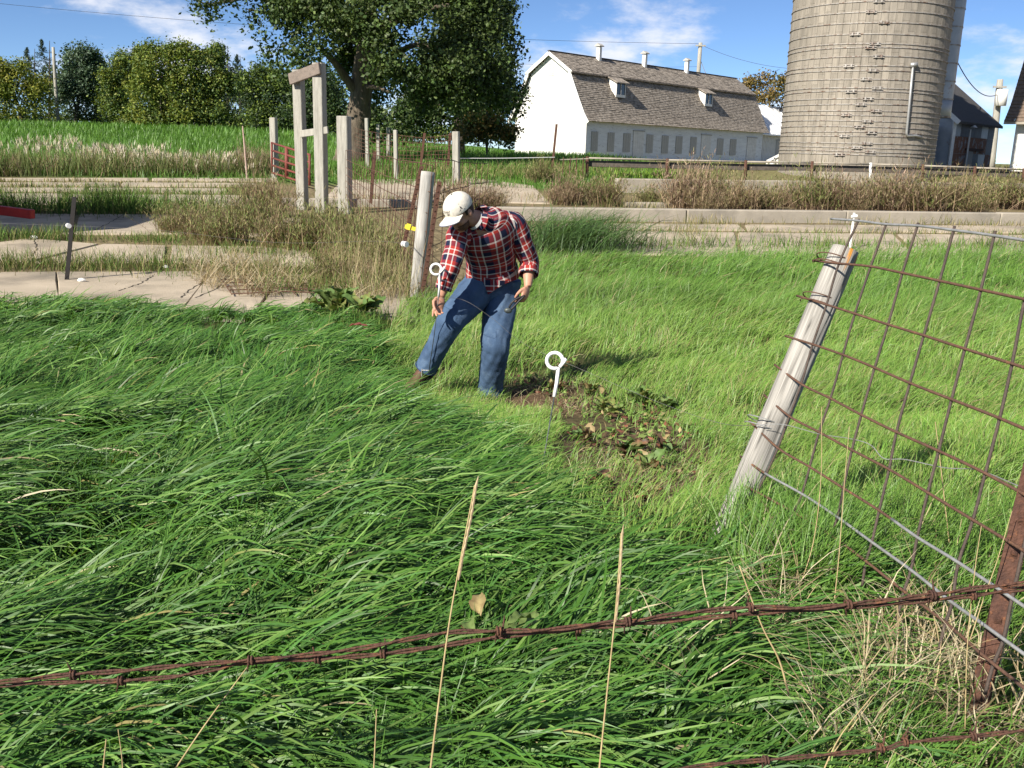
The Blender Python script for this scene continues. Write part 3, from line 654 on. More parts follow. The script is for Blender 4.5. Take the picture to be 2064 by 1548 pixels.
cable(P(1916, 95, 43), P(2012, 190, 66), .8, .025, 'black cable dropping from the silo chute to the transformer')
# ================================================================== TREES AND BUSHES
M_leaf = leafmat('tree_leaf', .5, .3, .25)
M_bark = mat('oak_bark', (.16, .13, .095), (.075, .06, .045), 3, .95, 1.0, 9, stretch=(3, 3, .7), c3=(.19, .155, .115), s3=5, f3=(.6, .72))
M_bark2 = mat('thin_bark', (.10, .085, .065), (.06, .05, .04), 5, .95)
def leaves(cent, n_per, spread, size, pal, colvar=.25, up=.3, outc=None, aspect=.62):
    """leaf quads round clump centres; returns V,Q,C"""
    cent = np.asarray(cent); k = len(cent); n = k * n_per
    c = np.repeat(cent, n_per, 0); p = c + rng.normal(0, 1, (n, 3)) * spread
    pal = np.asarray(pal, float); ci = rng.integers(0, len(pal), k); cc = np.repeat(pal[ci], n_per, 0)
    cc = cc * 1.15 * (1 + colvar * rng.normal(0, 1, (n, 1))).clip(.35, 2.0)
    nr = rng.normal(0, 1, (n, 3)); nr[:, 2] += up * 2
    if outc is not None: o_ = c - np.repeat(outc, n_per, 0) if np.ndim(outc) == 2 else c - outc; nr += 1.0 * o_ / (np.linalg.norm(o_, axis=1)[:, None] + 1e-6)
    nr /= np.linalg.norm(nr, axis=1)[:, None]
    t = np.cross(nr, rng.normal(0, 1, (n, 3))); t /= np.linalg.norm(t, axis=1)[:, None]; b = np.cross(nr, t)
    s = size * (.6 + .8 * rng.random((n, 1)))
    V = np.stack([p - t * s * .5, p + b * s * aspect * .5 - nr * s * .08, p + t * s * .5, p - b * s * aspect * .5 - nr * s * .08], 1).reshape(-1, 3)
    Q = np.arange(n * 4).reshape(n, 4)
    return V, Q, np.repeat(cc, 4, 0)
def blob_pts(blobs, n, shell=.75):
    """points in ellipsoids (c, r), biased to the outside; also returns each point's blob centre"""
    blobs = [(np.asarray(c, float), np.asarray(r, float)) for c, r in blobs]
    vol = np.array([np.prod(r) ** (2 / 3.) for c, r in blobs]); vol /= vol.sum()
    bi = rng.choice(len(blobs), n, p=vol); d = rng.normal(0, 1, (n, 3)); d /= np.linalg.norm(d, axis=1)[:, None]
    rad = 1 - (1 - shell) * rng.random(n) ** .7 * 1.6; rad = np.clip(rad, .05, 1) * (1 + .10 * rng.normal(0, 1, n))
    C = np.array([b[0] for b in blobs])[bi]; R = np.array([b[1] for b in blobs])[bi]
    return C + d * R * rad[:, None], C
def limb(mb, a, b, r0, r1, bend=.15, n=7, sides=8):
    a = np.asarray(a, float); b = np.asarray(b, float); t = np.linspace(0, 1, n)[:, None]
    o = rng.normal(0, 1, 3) * np.linalg.norm(b - a) * bend
    p = a + (b - a) * t + o * (t * (1 - t)) * 2 + rng.normal(0, .01, (n, 3)) * np.linalg.norm(b - a) * t
    mb.tube(p, np.linspace(r0, r1, n), sides, cap=True); return p
def tree(name, label, base, blobs, nclump, nper, spread, size, pal, tr=.2, group=None, shell=.75, branch=10, bark=None, cat='tree'):
    t = thing(name, base, label, cat, group); base = np.asarray(base, float)
    sub = []
    for c_, r_ in blobs:
        for _ in range(7):
            d_ = rng.normal(0, 1, 3); d_[2] = abs(d_[2]) * .7; d_ /= np.linalg.norm(d_); sub.append((c_ + d_ * r_ * rng.uniform(.6, 1.0), r_ * rng.uniform(.22, .42)))
    pts, oc = blob_pts(blobs, nclump // 3, shell); pts2, oc2 = blob_pts(sub, nclump, .6); pts = np.concatenate([pts, pts2]); oc = np.concatenate([oc, oc2])
    pts[:, 2] = np.maximum(pts[:, 2], base[2] + .1)
    V, Qd, C = leaves(pts, nper, spread, size, pal, outc=oc)
    o = ob('crown', mesh_np('crown', V, Qd, mat=M_leaf, cols=C), t); o.matrix_parent_inverse = Matrix.Translation(Vector(-base))
    mb = MB(); allc = np.mean([b[0] for b in blobs], 0); topz = max(b[0][2] for b in blobs)
    tt = np.array([allc[0], allc[1], base[2] + (topz - base[2]) * .75])
    p = limb(mb, base - [0, 0, .2], tt, tr, tr * .35, .04, 9, 9)
    for k in range(branch):
        q = pts[rng.integers(len(pts))]; s = p[rng.integers(2, 8)]; limb(mb, s, s + (q - s) * .9, tr * .3, tr * .06, .12, 5, 5)
    mb.build('trunk', bark or M_bark2, t, smooth=True)
    return t
def pxblob(px, py, rx, y, ry=None, dy=None):            # blob from its place and size in the photo at distance y
    d = project(P(px, py, y))[2]; k = d / FPX; ry = rx if ry is None else ry
    return (P(px, py, y), np.array([rx * k, (dy or rx * .9) * k, ry * k]))
YG = [(.17, .19, .028), (.13, .16, .026), (.21, .205, .032), (.10, .135, .024)]
MG = [(.10, .15, .028), (.13, .175, .03), (.07, .11, .026), (.16, .18, .032)]
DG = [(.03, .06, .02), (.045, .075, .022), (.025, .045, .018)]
BGn = [(.06, .105, .055), (.08, .13, .07), (.045, .075, .04), (.13, .18, .12)]
hg = 'trees of the hedgerow beyond the pasture'
def ground_at(px, y): x = P(px, 260, y)[0]; return np.array([x, y, GH(x, y)])
tree('broadleaf_tree', 'rounded yellow-green tree at the left end of the hedgerow', ground_at(48, 80), [pxblob(35, 185, 62, 80, 52), pxblob(80, 205, 32, 80, 44), pxblob(10, 160, 30, 80, 30), pxblob(-20, 210, 50, 80, 50)], 520, 24, .30, .20, YG, .2, hg)
tree('broadleaf_tree', 'slender blue-green poplar just right of the bare pole', ground_at(150, 86), [pxblob(155, 135, 24, 86, 42), pxblob(145, 200, 34, 86, 50), pxblob(168, 108, 11, 86, 16), pxblob(170, 165, 20, 86, 30)], 420, 24, .28, .20, BGn, .2, hg)
tree('broadleaf_tree', 'narrow poplar standing between the blue-green poplar and the big yellow-green tree', ground_at(196, 87), [pxblob(195, 145, 18, 87, 38), pxblob(190, 205, 30, 87, 50), pxblob(192, 112, 8, 87, 14)], 340, 24, .28, .20, BGn[:3] + MG[:1], .2, hg)
tree('broadleaf_tree', 'olive green tree left of the biggest hedgerow tree', ground_at(245, 83), [pxblob(245, 165, 36, 83, 48), pxblob(262, 130, 26, 83, 26), pxblob(225, 215, 32, 83, 40), pxblob(290, 110, 14, 83, 14)], 480, 24, .3, .20, MG + DG[:1], .2, hg)
tree('broadleaf_tree', 'largest yellow-green hedgerow tree with a lumpy tall crown', ground_at(345, 79), [pxblob(320, 140, 42, 79, 44), pxblob(355, 112, 30, 79, 30), pxblob(300, 205, 46, 79, 52), pxblob(365, 175, 40, 79, 48), pxblob(345, 240, 46, 79, 32), pxblob(285, 245, 30, 79, 26)], 820, 24, .3, .20, MG + MG + YG[:2], .26, hg)
tree('broadleaf_tree', 'yellowing tree right of the largest hedgerow tree', ground_at(425, 80), [pxblob(425, 140, 38, 80, 42), pxblob(410, 190, 34, 80, 44), pxblob(450, 180, 28, 80, 40), pxblob(425, 235, 34, 80, 28), pxblob(395, 118, 12, 80, 12)], 620, 24, .3, .20, MG + DG[:1], .22, hg)
tree('broadleaf_tree', 'dark shaded hedgerow tree behind the tall timber gateway', ground_at(540, 78), [pxblob(520, 190, 45, 78, 50), pxblob(575, 200, 45, 78, 50), pxblob(545, 245, 60, 78, 40), pxblob(525, 160, 26, 78, 24)], 640, 24, .32, .20, DG + MG[:2], .25, hg)  # the oak's shade is put into this tree's dark leaf colours
tree('broadleaf_tree', 'low dark tree in the gap left of the oak trunk', ground_at(640, 76), [pxblob(640, 210, 46, 76, 50), pxblob(610, 240, 40, 76, 40), pxblob(675, 245, 40, 76, 40), pxblob(640, 165, 30, 76, 26)], 520, 24, .32, .20, DG + DG + MG[:1], .25, hg)
def spruce(label, px, top, y, wpx):
    b = ground_at(px, y); tp = P(px, top, y); h = tp[2] - b[2]; k = project(b)[2] / FPX
    t = thing('spruce_tree', b, label, 'spruce', 'spruces in the hedgerow')
    mb = MB(); mb.tube([b - [0, 0, .2], tp], [.16, .02], 7); mb.build('trunk', M_bark2, t)
    cs = []; nb = 150
    for i in range(nb):
        u = (i + .5) / nb; z = b[2] + h * (.08 + .92 * u); L = wpx * 1.5 * k * (1 - u) ** 1.0 * rng.uniform(.4, 1.1) + .03; a = rng.random() * 6.28
        for s in np.linspace(.15, 1, 6): cs.append((b[0] + math.cos(a) * L * s, b[1] + math.sin(a) * L * s, z - L * s * .22 + .1 * s * s))
    V, Qd, C = leaves(cs, 5, .05, .17, [(.028, .05, .035), (.04, .068, .048), (.055, .085, .062)], up=.1, aspect=.25)
    o = ob('crown', mesh_np('crown', V, Qd, mat=M_leaf, cols=C), t); o.matrix_parent_inverse = Matrix.Translation(Vector(-b))
spruce('blue spruce whose tip stands just left of the bare pole', 100, 82, 88, 70)
spruce('small spruce tip rising behind the leftmost yellow-green tree', 70, 98, 92, 50)
spruce('spruce with thin leader above the yellowing tree', 459, 92, 90, 55)
spruce('shorter spruce next to the thin-leadered spruce by the gateway', 484, 112, 90, 50)
tree('broadleaf_tree', 'brownish autumn tree above the annex roof beside the silo', ground_at(1560, 100), [pxblob(1525, 172, 24, 100, 24), pxblob(1575, 175, 30, 100, 30), pxblob(1540, 205, 34, 100, 26), pxblob(1600, 200, 34, 100, 34)], 300, 15, .34, .26, [(.17, .12, .035), (.13, .11, .03), (.20, .14, .05), (.09, .09, .03)], .22, shell=.6)

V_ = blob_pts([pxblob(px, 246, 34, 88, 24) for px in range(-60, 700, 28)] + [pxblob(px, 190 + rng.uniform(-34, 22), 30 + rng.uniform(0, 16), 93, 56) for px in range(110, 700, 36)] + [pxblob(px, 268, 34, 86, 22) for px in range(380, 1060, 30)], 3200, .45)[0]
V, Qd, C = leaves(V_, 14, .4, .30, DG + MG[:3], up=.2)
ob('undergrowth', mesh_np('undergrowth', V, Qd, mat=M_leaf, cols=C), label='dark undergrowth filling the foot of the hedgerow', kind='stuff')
# ------------------------------------------------------------------ the big oak
OY = 40.0; OB = ground_at(716, OY); OB[0] = P(716, 290, OY)[0]
oak = thing('oak_tree', OB, 'big dark oak with thick rough trunk behind the fences', 'oak tree')
ocol = [(.05, .085, .022), (.065, .10, .026), (.035, .06, .018), (.085, .115, .035), (.05, .085, .022), (.04, .07, .02), (.075, .105, .03), (.05, .085, .022), (.05, .08, .022), (.06, .09, .025)]
oblobs = [pxblob(*b) for b in ((620, 40, 75, OY - 2), (560, 45, 55, OY - 2.5), (575, 105, 45, OY - 2), (640, 110, 50, OY - 3, 40), (520, 20, 30, OY - 2), (700, 20, 90, OY - 3, 60), (800, 30, 95, OY - 3, 60),
    (850, 60, 80, OY - 3), (800, 110, 70, OY - 3.5, 55), (870, 125, 70, OY - 2.5), (930, 60, 75, OY - 1), (960, 120, 60, OY - 1), (985, 40, 45, OY), (830, 180, 70, OY - 2, 40), (920, 190, 60, OY - 1.5, 45), (990, 170, 50, OY), (700, 80, 60, OY + 2, 55),
    (660, -80, 150, OY, 100), (820, -90, 160, OY, 110), (940, -60, 100, OY, 90), (540, -50, 90, OY - 1, 60), (418, 2, 34, OY - 3, 20), (420, 28, 18, OY - 3, 16), (460, -40, 50, OY - 3, 30), (760, 170, 45, OY + 3, 50))]
osub = []
for c_, r_ in oblobs:
    for _ in range(8):
        d_ = rng.normal(0, 1, 3); d_ /= np.linalg.norm(d_); osub.append((c_ + d_ * r_ * rng.uniform(.65, 1.05), r_ * rng.uniform(.2, .42)))
pts, oc = blob_pts(oblobs, 2600, .6); p2_, o2_ = blob_pts(osub, 5200, .55); pts = np.concatenate([pts, p2_]); oc = np.concatenate([oc, o2_])
pts = np.concatenate([pts, np.array([P(*q) for q in ((410, 35, OY - 3), (425, 38, OY - 3), (400, 15, OY - 3), (505, 45, OY - 2.5), (515, 55, OY - 2.5), (535, 100, OY - 2))] * 4)]); oc = np.concatenate([oc, pts[-24:] + [0, 0, -1]])
k = (vnoise(pts[:, 0] * .55 + pts[:, 2] * .31, pts[:, 1] * .55 - pts[:, 2] * .47, 1, 77) > .30); pts, oc = pts[k], oc[k]
fx = np.array([P(*q) for q in ((392, 2, 37), (404, 10, 37), (415, 4, 37), (428, 8, 37), (440, 0, 37), (410, 24, 37), (422, 32, 37), (435, 20, 37), (452, -8, 37), (470, -6, 37), (505, 45, 37.5), (515, 55, 37.5), (520, 30, 37.5), (500, 20, 37.5))] * 4)
pts = np.concatenate([pts, fx]); oc = np.concatenate([oc, fx + [0, 0, -1]])
V, Qd, C = leaves(pts, 14, .24, .155, ocol, outc=oc, colvar=.3, aspect=.7)
o = ob('crown', mesh_np('crown', V, Qd, mat=M_leaf, cols=C), oak); o.matrix_parent_inverse = Matrix.Translation(Vector(-OB))
mb = MB()
tp = np.array([P(706, 330, OY - .1), P(712, 285, OY), P(722, 235, OY), P(728, 190, OY), P(735, 120, OY), P(741, 55, OY), P(747, -20, OY), P(752, -110, OY)])
tp[0] = (*tp[0][:2], OB[2] - .3); n2 = 40; u = np.linspace(0, 1, len(tp)); uu = np.linspace(0, 1, n2)
tq = np.stack([np.interp(uu, u, tp[:, i]) for i in range(3)], -1); rq = np.interp(uu, [0, .1, .2, .4, .6, 1], [.82, .62, .52, .45, .40, .2])
mb.tube(tq, rq, 22, jit=.16); mb.build('trunk', M_bark, oak, smooth=True)
for a, b, r0, r1 in (((726, 200), (640, 90), .22, .08), ((730, 160), (840, 90), .26, .09), ((736, 90), (590, 20), .24, .08), ((738, 70), (900, 10), .25, .08), ((742, 30), (680, -90), .24, .08), ((745, 0), (850, -100), .22, .08),
                     ((590, 20), (500, 20), .09, .04), ((500, -10), (400, 5), .08, .02), ((640, 20), (500, -12), .12, .07), ((840, 90), (960, 100), .1, .04), ((727, 175), (790, 190), .12, .04)):
    mb = MB(); limb(mb, P(*a, OY), P(*b, OY - 1.2), r0, r1, .07, 9, 9); mb.build('limb', M_bark, oak, smooth=True)
oak2 = [pxblob(*b) for b in ((900, 215, 75, 52, 60), (980, 210, 60, 52, 70), (1020, 150, 36, 52, 50), (1035, 215, 26, 52, 45), (830, 240, 70, 52, 50), (1000, 95, 48, 52, 55), (940, 20, 80, 52, 60), (1000, 30, 40, 52, 40), (760, 260, 55, 54, 40), (900, 130, 80, 54, 80))]
tree('oak_tree', 'second oak filling the gap between the big oak and the barn', ground_at(925, 52), oak2, 1500, 15, .3, .2, ocol[:4] + DG, .4, shell=.65, cat='oak tree')
tree('autumn_shrub', 'yellow-brown shrub at the foot of the second oak, nearest the barn', ground_at(985, 47), [pxblob(965, 245, 24, 47, 20), pxblob(990, 260, 36, 47, 28), pxblob(1020, 275, 26, 47, 22), pxblob(950, 275, 26, 47, 20)], 260, 14, .16, .16, [(.16, .12, .03), (.10, .11, .03), (.20, .14, .04), (.06, .085, .025), (.05, .08, .025)], .08, shell=.55, cat='shrub')

# ------------------------------------------------------------------ blades (grass, stems): vectorised ribbons
def blades(root, head, L, th0, th1, wid, col, nseg=5, curl=.0, power=1.0, tipc=None, minz=None, flat=.0, rootc=None, twm=0.0):
    n = len(root); root = np.asarray(root, float); t = np.linspace(0, 1, nseg + 1)
    b = lambda v: np.broadcast_to(np.asarray(v, float), (n,))
    head, L, th0, th1, wid, curl = map(b, (head, L, th0, th1, wid, curl))
    pos = root.copy(); V = np.empty((n, nseg * 2 + 1, 3)); C = np.empty((n, nseg * 2 + 1, 3)); col = np.broadcast_to(np.asarray(col, float), (n, 3))
    tw = rng.normal(0, .5, n) + twm * np.cos(head) / max(.05, 1 - flat)
    for k in range(nseg + 1):
        tm = t[k]; th = th0 + (th1 - th0) * tm ** power; h = head + curl * tm
        wv = wid * np.clip((1 - tm) ** .55 * (.65 + 1.0 * tm * (1 - tm)) if k < nseg else 0, 0, 2)
        ca_, sa_ = np.cos(tw * (1 - flat)), np.sin(tw * (1 - flat))
        side = np.stack([-np.sin(h) * ca_, np.cos(h) * ca_, sa_], -1)
        if minz is not None: pos[:, 2] = np.maximum(pos[:, 2], minz + .006 + .02 * rng.random(n))
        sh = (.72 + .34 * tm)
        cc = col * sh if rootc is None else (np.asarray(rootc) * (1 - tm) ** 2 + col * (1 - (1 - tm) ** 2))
        if tipc is not None: cc = cc + (np.asarray(tipc) - cc) * max(0, tm - .7) / .3 * .6
        if k < nseg:
            V[:, 2 * k] = pos - side * wv[:, None] * .5; V[:, 2 * k + 1] = pos + side * wv[:, None] * .5; C[:, 2 * k] = cc; C[:, 2 * k + 1] = cc
            ds = L / nseg; pos = pos + np.stack([np.cos(h) * np.cos(th), np.sin(h) * np.cos(th), np.sin(th)], -1) * ds[:, None]
        else: V[:, 2 * k] = pos; C[:, 2 * k] = cc
    base = (np.arange(n) * (nseg * 2 + 1))[:, None]
    q = np.concatenate([base + np.array([2 * k, 2 * k + 1, 2 * k + 3, 2 * k + 2]) for k in range(nseg - 1)], 0) if nseg > 1 else None
    tr_ = base + np.array([2 * nseg - 2, 2 * nseg - 1, 2 * nseg])
    return V.reshape(-1, 3), q, tr_, C.reshape(-1, 3)
M_grass = leafmat('grass_blade', .45, .38, .28, (1.2, 1.15, .35))
M_weed = leafmat('weed_blade', .7, .2, .2, (1.1, 1.0, .6))
def merge(parts):
    Vs, Qs, Ts, Cs = [], [], [], []; n = 0
    for V, q, t, C in parts:
        Vs.append(V); Cs.append(C)
        if q is not None and len(q): Qs.append(q + n)
        if t is not None and len(t): Ts.append(t + n)
        n += len(V)
    return np.concatenate(Vs), (np.concatenate(Qs) if Qs else None), (np.concatenate(Ts) if Ts else None), np.concatenate(Cs)
def pick(pal, n, var=.18, w=None):
    pal = np.asarray(pal, float); i = rng.choice(len(pal), n, p=w); return pal[i] * (1 + var * rng.normal(0, 1, (n, 1))).clip(.45, 1.8)

# ------------------------------------------------------------------ kochia-like weed bushes
def bush_mesh(h, r, n, pal, leafpal, seed):
    rt = np.c_[rng.normal(0, r * .18, (n, 2)), np.zeros(n)]
    hd = rng.random(n) * 6.283; ln = h * (.35 + .68 * rng.random(n) ** .8) * (.8 + .35 * np.sin(hd * 3 + seed) * np.sin(hd * 2 + 2 * seed)); lean = np.radians(90 - 62 * rng.random(n) ** .8)
    st = blades(rt, hd, ln, lean + .15, lean - .2, .010 + .006 * h, pick(pal, n), 3)
    # leafy side twigs along the stems
    V0 = st[0].reshape(n, 7, 3); m = n * 9; a = rng.integers(0, n, m); f = rng.uniform(.25, 1, m) * 2.99; k = f.astype(int); fr = (f - k)[:, None]
    base = V0[a, k * 2] * (1 - fr) + V0[a, np.minimum(k * 2 + 2, 6)] * fr
    tw = blades(base, rng.random(m) * 6.283, h * rng.uniform(.04, .13, m), np.radians(rng.uniform(20, 85, m)), np.radians(rng.uniform(10, 80, m)), .008 + .009 * h, pick(leafpal, m, .25), 2)
    V, q, t, C = merge([st, tw]); return mesh_np('bush', V, q, t, M_weed, cols=C)
BR = [(.33, .24, .15), (.40, .30, .19), (.25, .17, .12)]; BRL = [(.30, .235, .135), (.25, .22, .10), (.34, .265, .165), (.19, .20, .075), (.27, .185, .125)]
OLL = [(.19, .24, .075), (.24, .27, .09), (.15, .205, .06), (.30, .28, .12), (.21, .18, .09)]
PKL = [(.34, .235, .165), (.38, .275, .20), (.29, .235, .14), (.24, .22, .11)]
bushes = [bush_mesh(1.0, 1.0, 420, BR, BRL, 1), bush_mesh(1.0, 1.0, 420, BR, OLL, 2), bush_mesh(1.0, 1.0, 420, BR, PKL, 3), bush_mesh(1.0, 1.0, 420, BR, BRL + OLL, 4)]
def bush(px, py, hpx, kind, label, group, wide=1.0):
    g = G(px, py); d = project(g)[2]; h = 1.32 * hpx * d / FPX
    o = ob('weed_bush', bushes[kind], None, label, 'weed bush', group); o.location = (g[0], g[1], g[2] - .03); o.rotation_euler = (0, 0, rng.random() * 6.28); o.scale = (h * wide, h * wide, h); return o
kb = 'dry weed bushes behind the kerb wall'
for i, (px, py, hp, k, wd, lb) in enumerate([
    (1140, 412, 62, 2, 1.0, 'reddish weed bush beside the sandy ramp, leftmost behind the kerb'), (1215, 414, 66, 3, 1.0, 'olive-brown weed bush just left of the flat footing'), (1385, 421, 90, 2, 1.0, 'tallest pinkish-brown weed bush right of the flat footing'),
    (1440, 418, 80, 1, .9, 'green-tinged weed bush next right of the tallest pinkish one'), (1490, 425, 70, 0, 1.0, 'brown weed bush before the annex end of the barn'), (1580, 416, 46, 2, 1.0, 'small brown weed bush in a gap below the silo left edge'),
    (1640, 424, 84, 1, .9, 'green and brown weed bush under the silo left half'), (1690, 425, 76, 2, 1.0, 'reddish weed bush below the middle of the silo'), (1745, 423, 72, 3, 1.0, 'mixed olive weed bush behind the white fence-wire post top'),
    (1800, 425, 84, 2, 1.0, 'broad tan weed bush under the silo right half'), (1850, 427, 80, 3, 1.1, 'bushy olive-tan weed below the silo right edge'), (1915, 425, 74, 0, 1.1, 'brown weed bush in front of the metal shed'),
    (1975, 418, 70, 1, 1.1, 'greenish weed bush below the rust-stained shed door'), (2040, 420, 70, 3, 1.2, 'olive weed bush at the photo edge below the white barn'), (2110, 424, 70, 0, 1.2, 'rightmost brown weed bush cut off by the photo edge')]):
    bush(px, py, hp, k, lb, kb, wd)
for (px, py, hp, k, wd, lb) in [(1310, 412, 40, 1, 1.1, 'low green weed bush above the flat footing'), (1540, 424, 58, 3, 1.0, 'weed bush left of the small brown one under the silo'), (1425, 428, 50, 0, 1.0, 'low tan weed bush leaning over the kerb top'), (1720, 428, 50, 0, 1.1, 'low tan weed bush over the kerb below the silo middle'), (1950, 430, 54, 3, 1.1, 'low olive weed bush leaning over the kerb before the shed')]:
    bush(px, py, hp, k, lb, kb, wd)
gb = 'weeds in front of the timber gateway'
for (px, py, hp, k, wd, lb) in [(355, 470, 62, 1, 1.0, 'leftmost brown weed bush over the shaded slab'), (405, 478, 72, 3, 1.0, 'brown weed bush second from the left on the slabs'), (450, 492, 80, 1, 1.1, 'spreading dull weed in the middle of the yard thicket'),
    (505, 470, 95, 1, .9, 'tall olive weed left of the gateway posts'), (540, 440, 84, 0, .9, 'tan weed directly in front of the red gate'), (570, 500, 84, 3, 1.0, 'olive weed below the left gateway post'), (620, 505, 92, 1, 1.0, 'green-grey weed below the right gateway post'),
    (675, 500, 92, 1, 1.0, 'olive weed below the lone square post'), (720, 520, 96, 1, 1.0, 'tall tan weed along the mesh fence'), (770, 545, 88, 3, 1.0, 'straw-coloured weed left of the round white post'), (660, 570, 70, 1, 1.1, 'low green weed at the edge of the lush grass'),
    (930, 420, 60, 2, 1.1, 'pinkish dry weed just behind the cap'), (985, 420, 48, 2, 1.2, 'faint dry weed spreading over the sandy ramp'), (740, 580, 66, 0, 1.0, 'dry weed nearest the broad-leaved burdock'), (500, 395, 34, 3, 1.1, 'far weed on the back slabs left of the red gate'),
    (495, 350, 56, 2, .6, 'dark reddish dock stalk beside the thin stake'), (530, 352, 50, 2, .7, 'dark weed stalk just left of the red gate'), (1090, 368, 50, 1, 1.0, 'green feathery bush beside the rusty stake')]:
    bush(px, py, hp, k, lb, gb, wd)
# ================================================================== GRASS AND LOW PLANTS (stuff)
TOT = 0
def scatter(y0, y1, dens, xlim=None, margin=.5):
    hw_ = .60 * y1 + margin; x0, x1 = (-hw_, hw_) if xlim is None else xlim
    n = int((x1 - x0) * (y1 - y0) * dens); x = rng.uniform(x0, x1, n); y = rng.uniform(y0, y1, n)
    k = np.abs(x) < .60 * y + margin; return x[k], y[k]
LUSH = np.array(WP([(-420, 600), (100, 590), (250, 594), (400, 622), (470, 622), (560, 612), (640, 606), (745, 640), (765, 712), (800, 788), (890, 842), (950, 900), (1005, 1005), (1075, 1085), (1250, 1120), (1400, 1105), (1490, 1030), (1560, 1070), (1640, 1150), (1690, 1260), (1730, 1400), (1720, 1560), (1700, 1800), (-500, 1800), (-500, 800)], .12))
MEAD = np.array(WP([(1000, 570), (1080, 520), (1240, 516), (1500, 514), (2300, 526), (2500, 700), (2600, 1200), (2500, 1800), (1560, 1800), (1600, 1560), (1640, 1400), (1680, 1260), (1640, 1150), (1560, 1070), (1490, 1030), (1400, 1105), (1250, 1120), (1075, 1085), (1005, 1005), (950, 900), (890, 842), (800, 788), (765, 712), (800, 620), (880, 600)], .06))
BARE1 = WP([(1110, 890), (1180, 850), (1330, 860), (1410, 920), (1390, 1010), (1330, 1075), (1200, 1065), (1130, 1000)]); BARE2 = WP([(1000, 760), (1120, 735), (1200, 760), (1150, 825), (1030, 845)])
STRP = [WP(p_, .05) for p_ in ([(1500, 1130), (1590, 1100), (1620, 1190), (1540, 1240)], [(1490, 1240), (1600, 1220), (1640, 1330), (1540, 1350)], [(1750, 1330), (1860, 1290), (1930, 1420), (1860, 1500), (1730, 1480)], [(1920, 1430), (2080, 1440), (2080, 1560), (1900, 1560)])]
BARE3 = WP([(1060, 770), (1200, 790), (1290, 860), (1200, 900), (1110, 850)])
def in_straw(x, y): r = np.zeros(len(x), bool); [r.__ior__(inpoly(x, y, p_)) for p_ in STRP]; return r
def flow(x, y):
    """direction the lodged grass has been laid, with swirls"""
    a = np.radians(16) + 1.9 * (fbm(x, y, .55, 21, 3) - .44) + 1.9 * (vnoise(x, y, 1.9, 22) - .5)
    return a - np.radians(75) * sstep(.15, .9, x) * (1 - sstep(2.0, 2.9, y))
LG = [(.070, .172, .024), (.094, .205, .031), (.048, .128, .019), (.16, .272, .064), (.074, .186, .038)]
parts = []
for (y0, y1, dens, nseg, wmul) in ((.75, 2.4, 4600, 6, .92), (2.4, 3.8, 4200, 6, 1.0), (3.8, 5.6, 3400, 5, 1.1), (5.6, 8.0, 2300, 4, 1.25), (8.0, 13.0, 1150, 3, 1.6)):
    cx, cy = scatter(y0, y1, dens / 22); k = inpoly(cx, cy, LUSH); cx, cy = cx[k], cy[k]      # tufts: blades share a root, a lean and a length
    k = ~in_straw(cx, cy) | (rng.random(len(cx)) < .2); cx, cy = cx[k], cy[k]
    bt_ = P(838, 752, 6.5); k = ((cx - bt_[0] + .08) / .32) ** 2 + ((cy - bt_[1] + .28) / .55) ** 2 > 1; cx, cy = cx[k], cy[k]      # trodden where he steps
    gap = fbm(cx, cy, 2.0, 31, 3); k = rng.random(len(cx)) < sstep(.30, .47, gap) * .86 + .14; cx, cy = cx[k], cy[k]; nc_ = len(cx)
    ch_ = flow(cx, cy) + rng.normal(0, .36, nc_); cL = (.26 + .18 * vnoise(cx, cy, 1.7, 33) + .09 * rng.random(nc_)) * (1 - .2 * sstep(6, 10, cy)); ct = rng.normal(0, 9, nc_); cc_ = rng.normal(0, .10, nc_)
    i = np.repeat(np.arange(nc_), 22); n = len(i); x = cx[i] + rng.normal(0, .04, n); y = cy[i] + rng.normal(0, .04, n); z = GH(x, y)
    L = cL[i] * rng.uniform(.6, 1.15, n); hd = ch_[i] + rng.normal(0, .26, n)
    th0 = np.radians(46 + ct[i] + rng.normal(0, 9, n)); th1 = np.radians(-48 + ct[i] * 1.5 + 55 * rng.random(n) ** 2.5 + rng.normal(0, 10, n))
    col = pick(LG, n, .14) * (1 + cc_[i])[:, None] * (.80 + .42 * fbm(x, y, 1.3, 35)[:, None])
    yel = rng.random(n) < .018; col[yel] = pick([(.34, .30, .12), (.26, .30, .09), (.42, .36, .2)], int(yel.sum()), .1)
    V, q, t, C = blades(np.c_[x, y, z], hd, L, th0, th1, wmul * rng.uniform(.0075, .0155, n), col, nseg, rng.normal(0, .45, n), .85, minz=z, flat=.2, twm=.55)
    parts.append((V, q, t, C))
    n2 = n // 5; k = rng.integers(0, n, n2)      # upright understorey
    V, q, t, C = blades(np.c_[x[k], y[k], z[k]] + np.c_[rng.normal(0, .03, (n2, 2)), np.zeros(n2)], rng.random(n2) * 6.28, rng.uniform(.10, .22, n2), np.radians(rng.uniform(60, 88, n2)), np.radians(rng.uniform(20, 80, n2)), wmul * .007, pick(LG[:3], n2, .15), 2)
    parts.append((V, q, t, C))
for (y0, y1, dens, w_) in ((.8, 4.5, 1300, .007), (4.5, 9.0, 700, .010)):      # short growth between the tufts, so that no bare soil shows
    x, y = scatter(y0, y1, dens); k = inpoly(x, y, LUSH) & ~in_straw(x, y); x, y = x[k], y[k]; n = len(x); z = GH(x, y)
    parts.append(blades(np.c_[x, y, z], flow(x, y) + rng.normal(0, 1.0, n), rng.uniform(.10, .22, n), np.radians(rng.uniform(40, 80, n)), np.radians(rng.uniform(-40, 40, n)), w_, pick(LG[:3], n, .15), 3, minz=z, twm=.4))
V, q, t, C = merge(parts); TOT += len(q) * 2 + len(t)
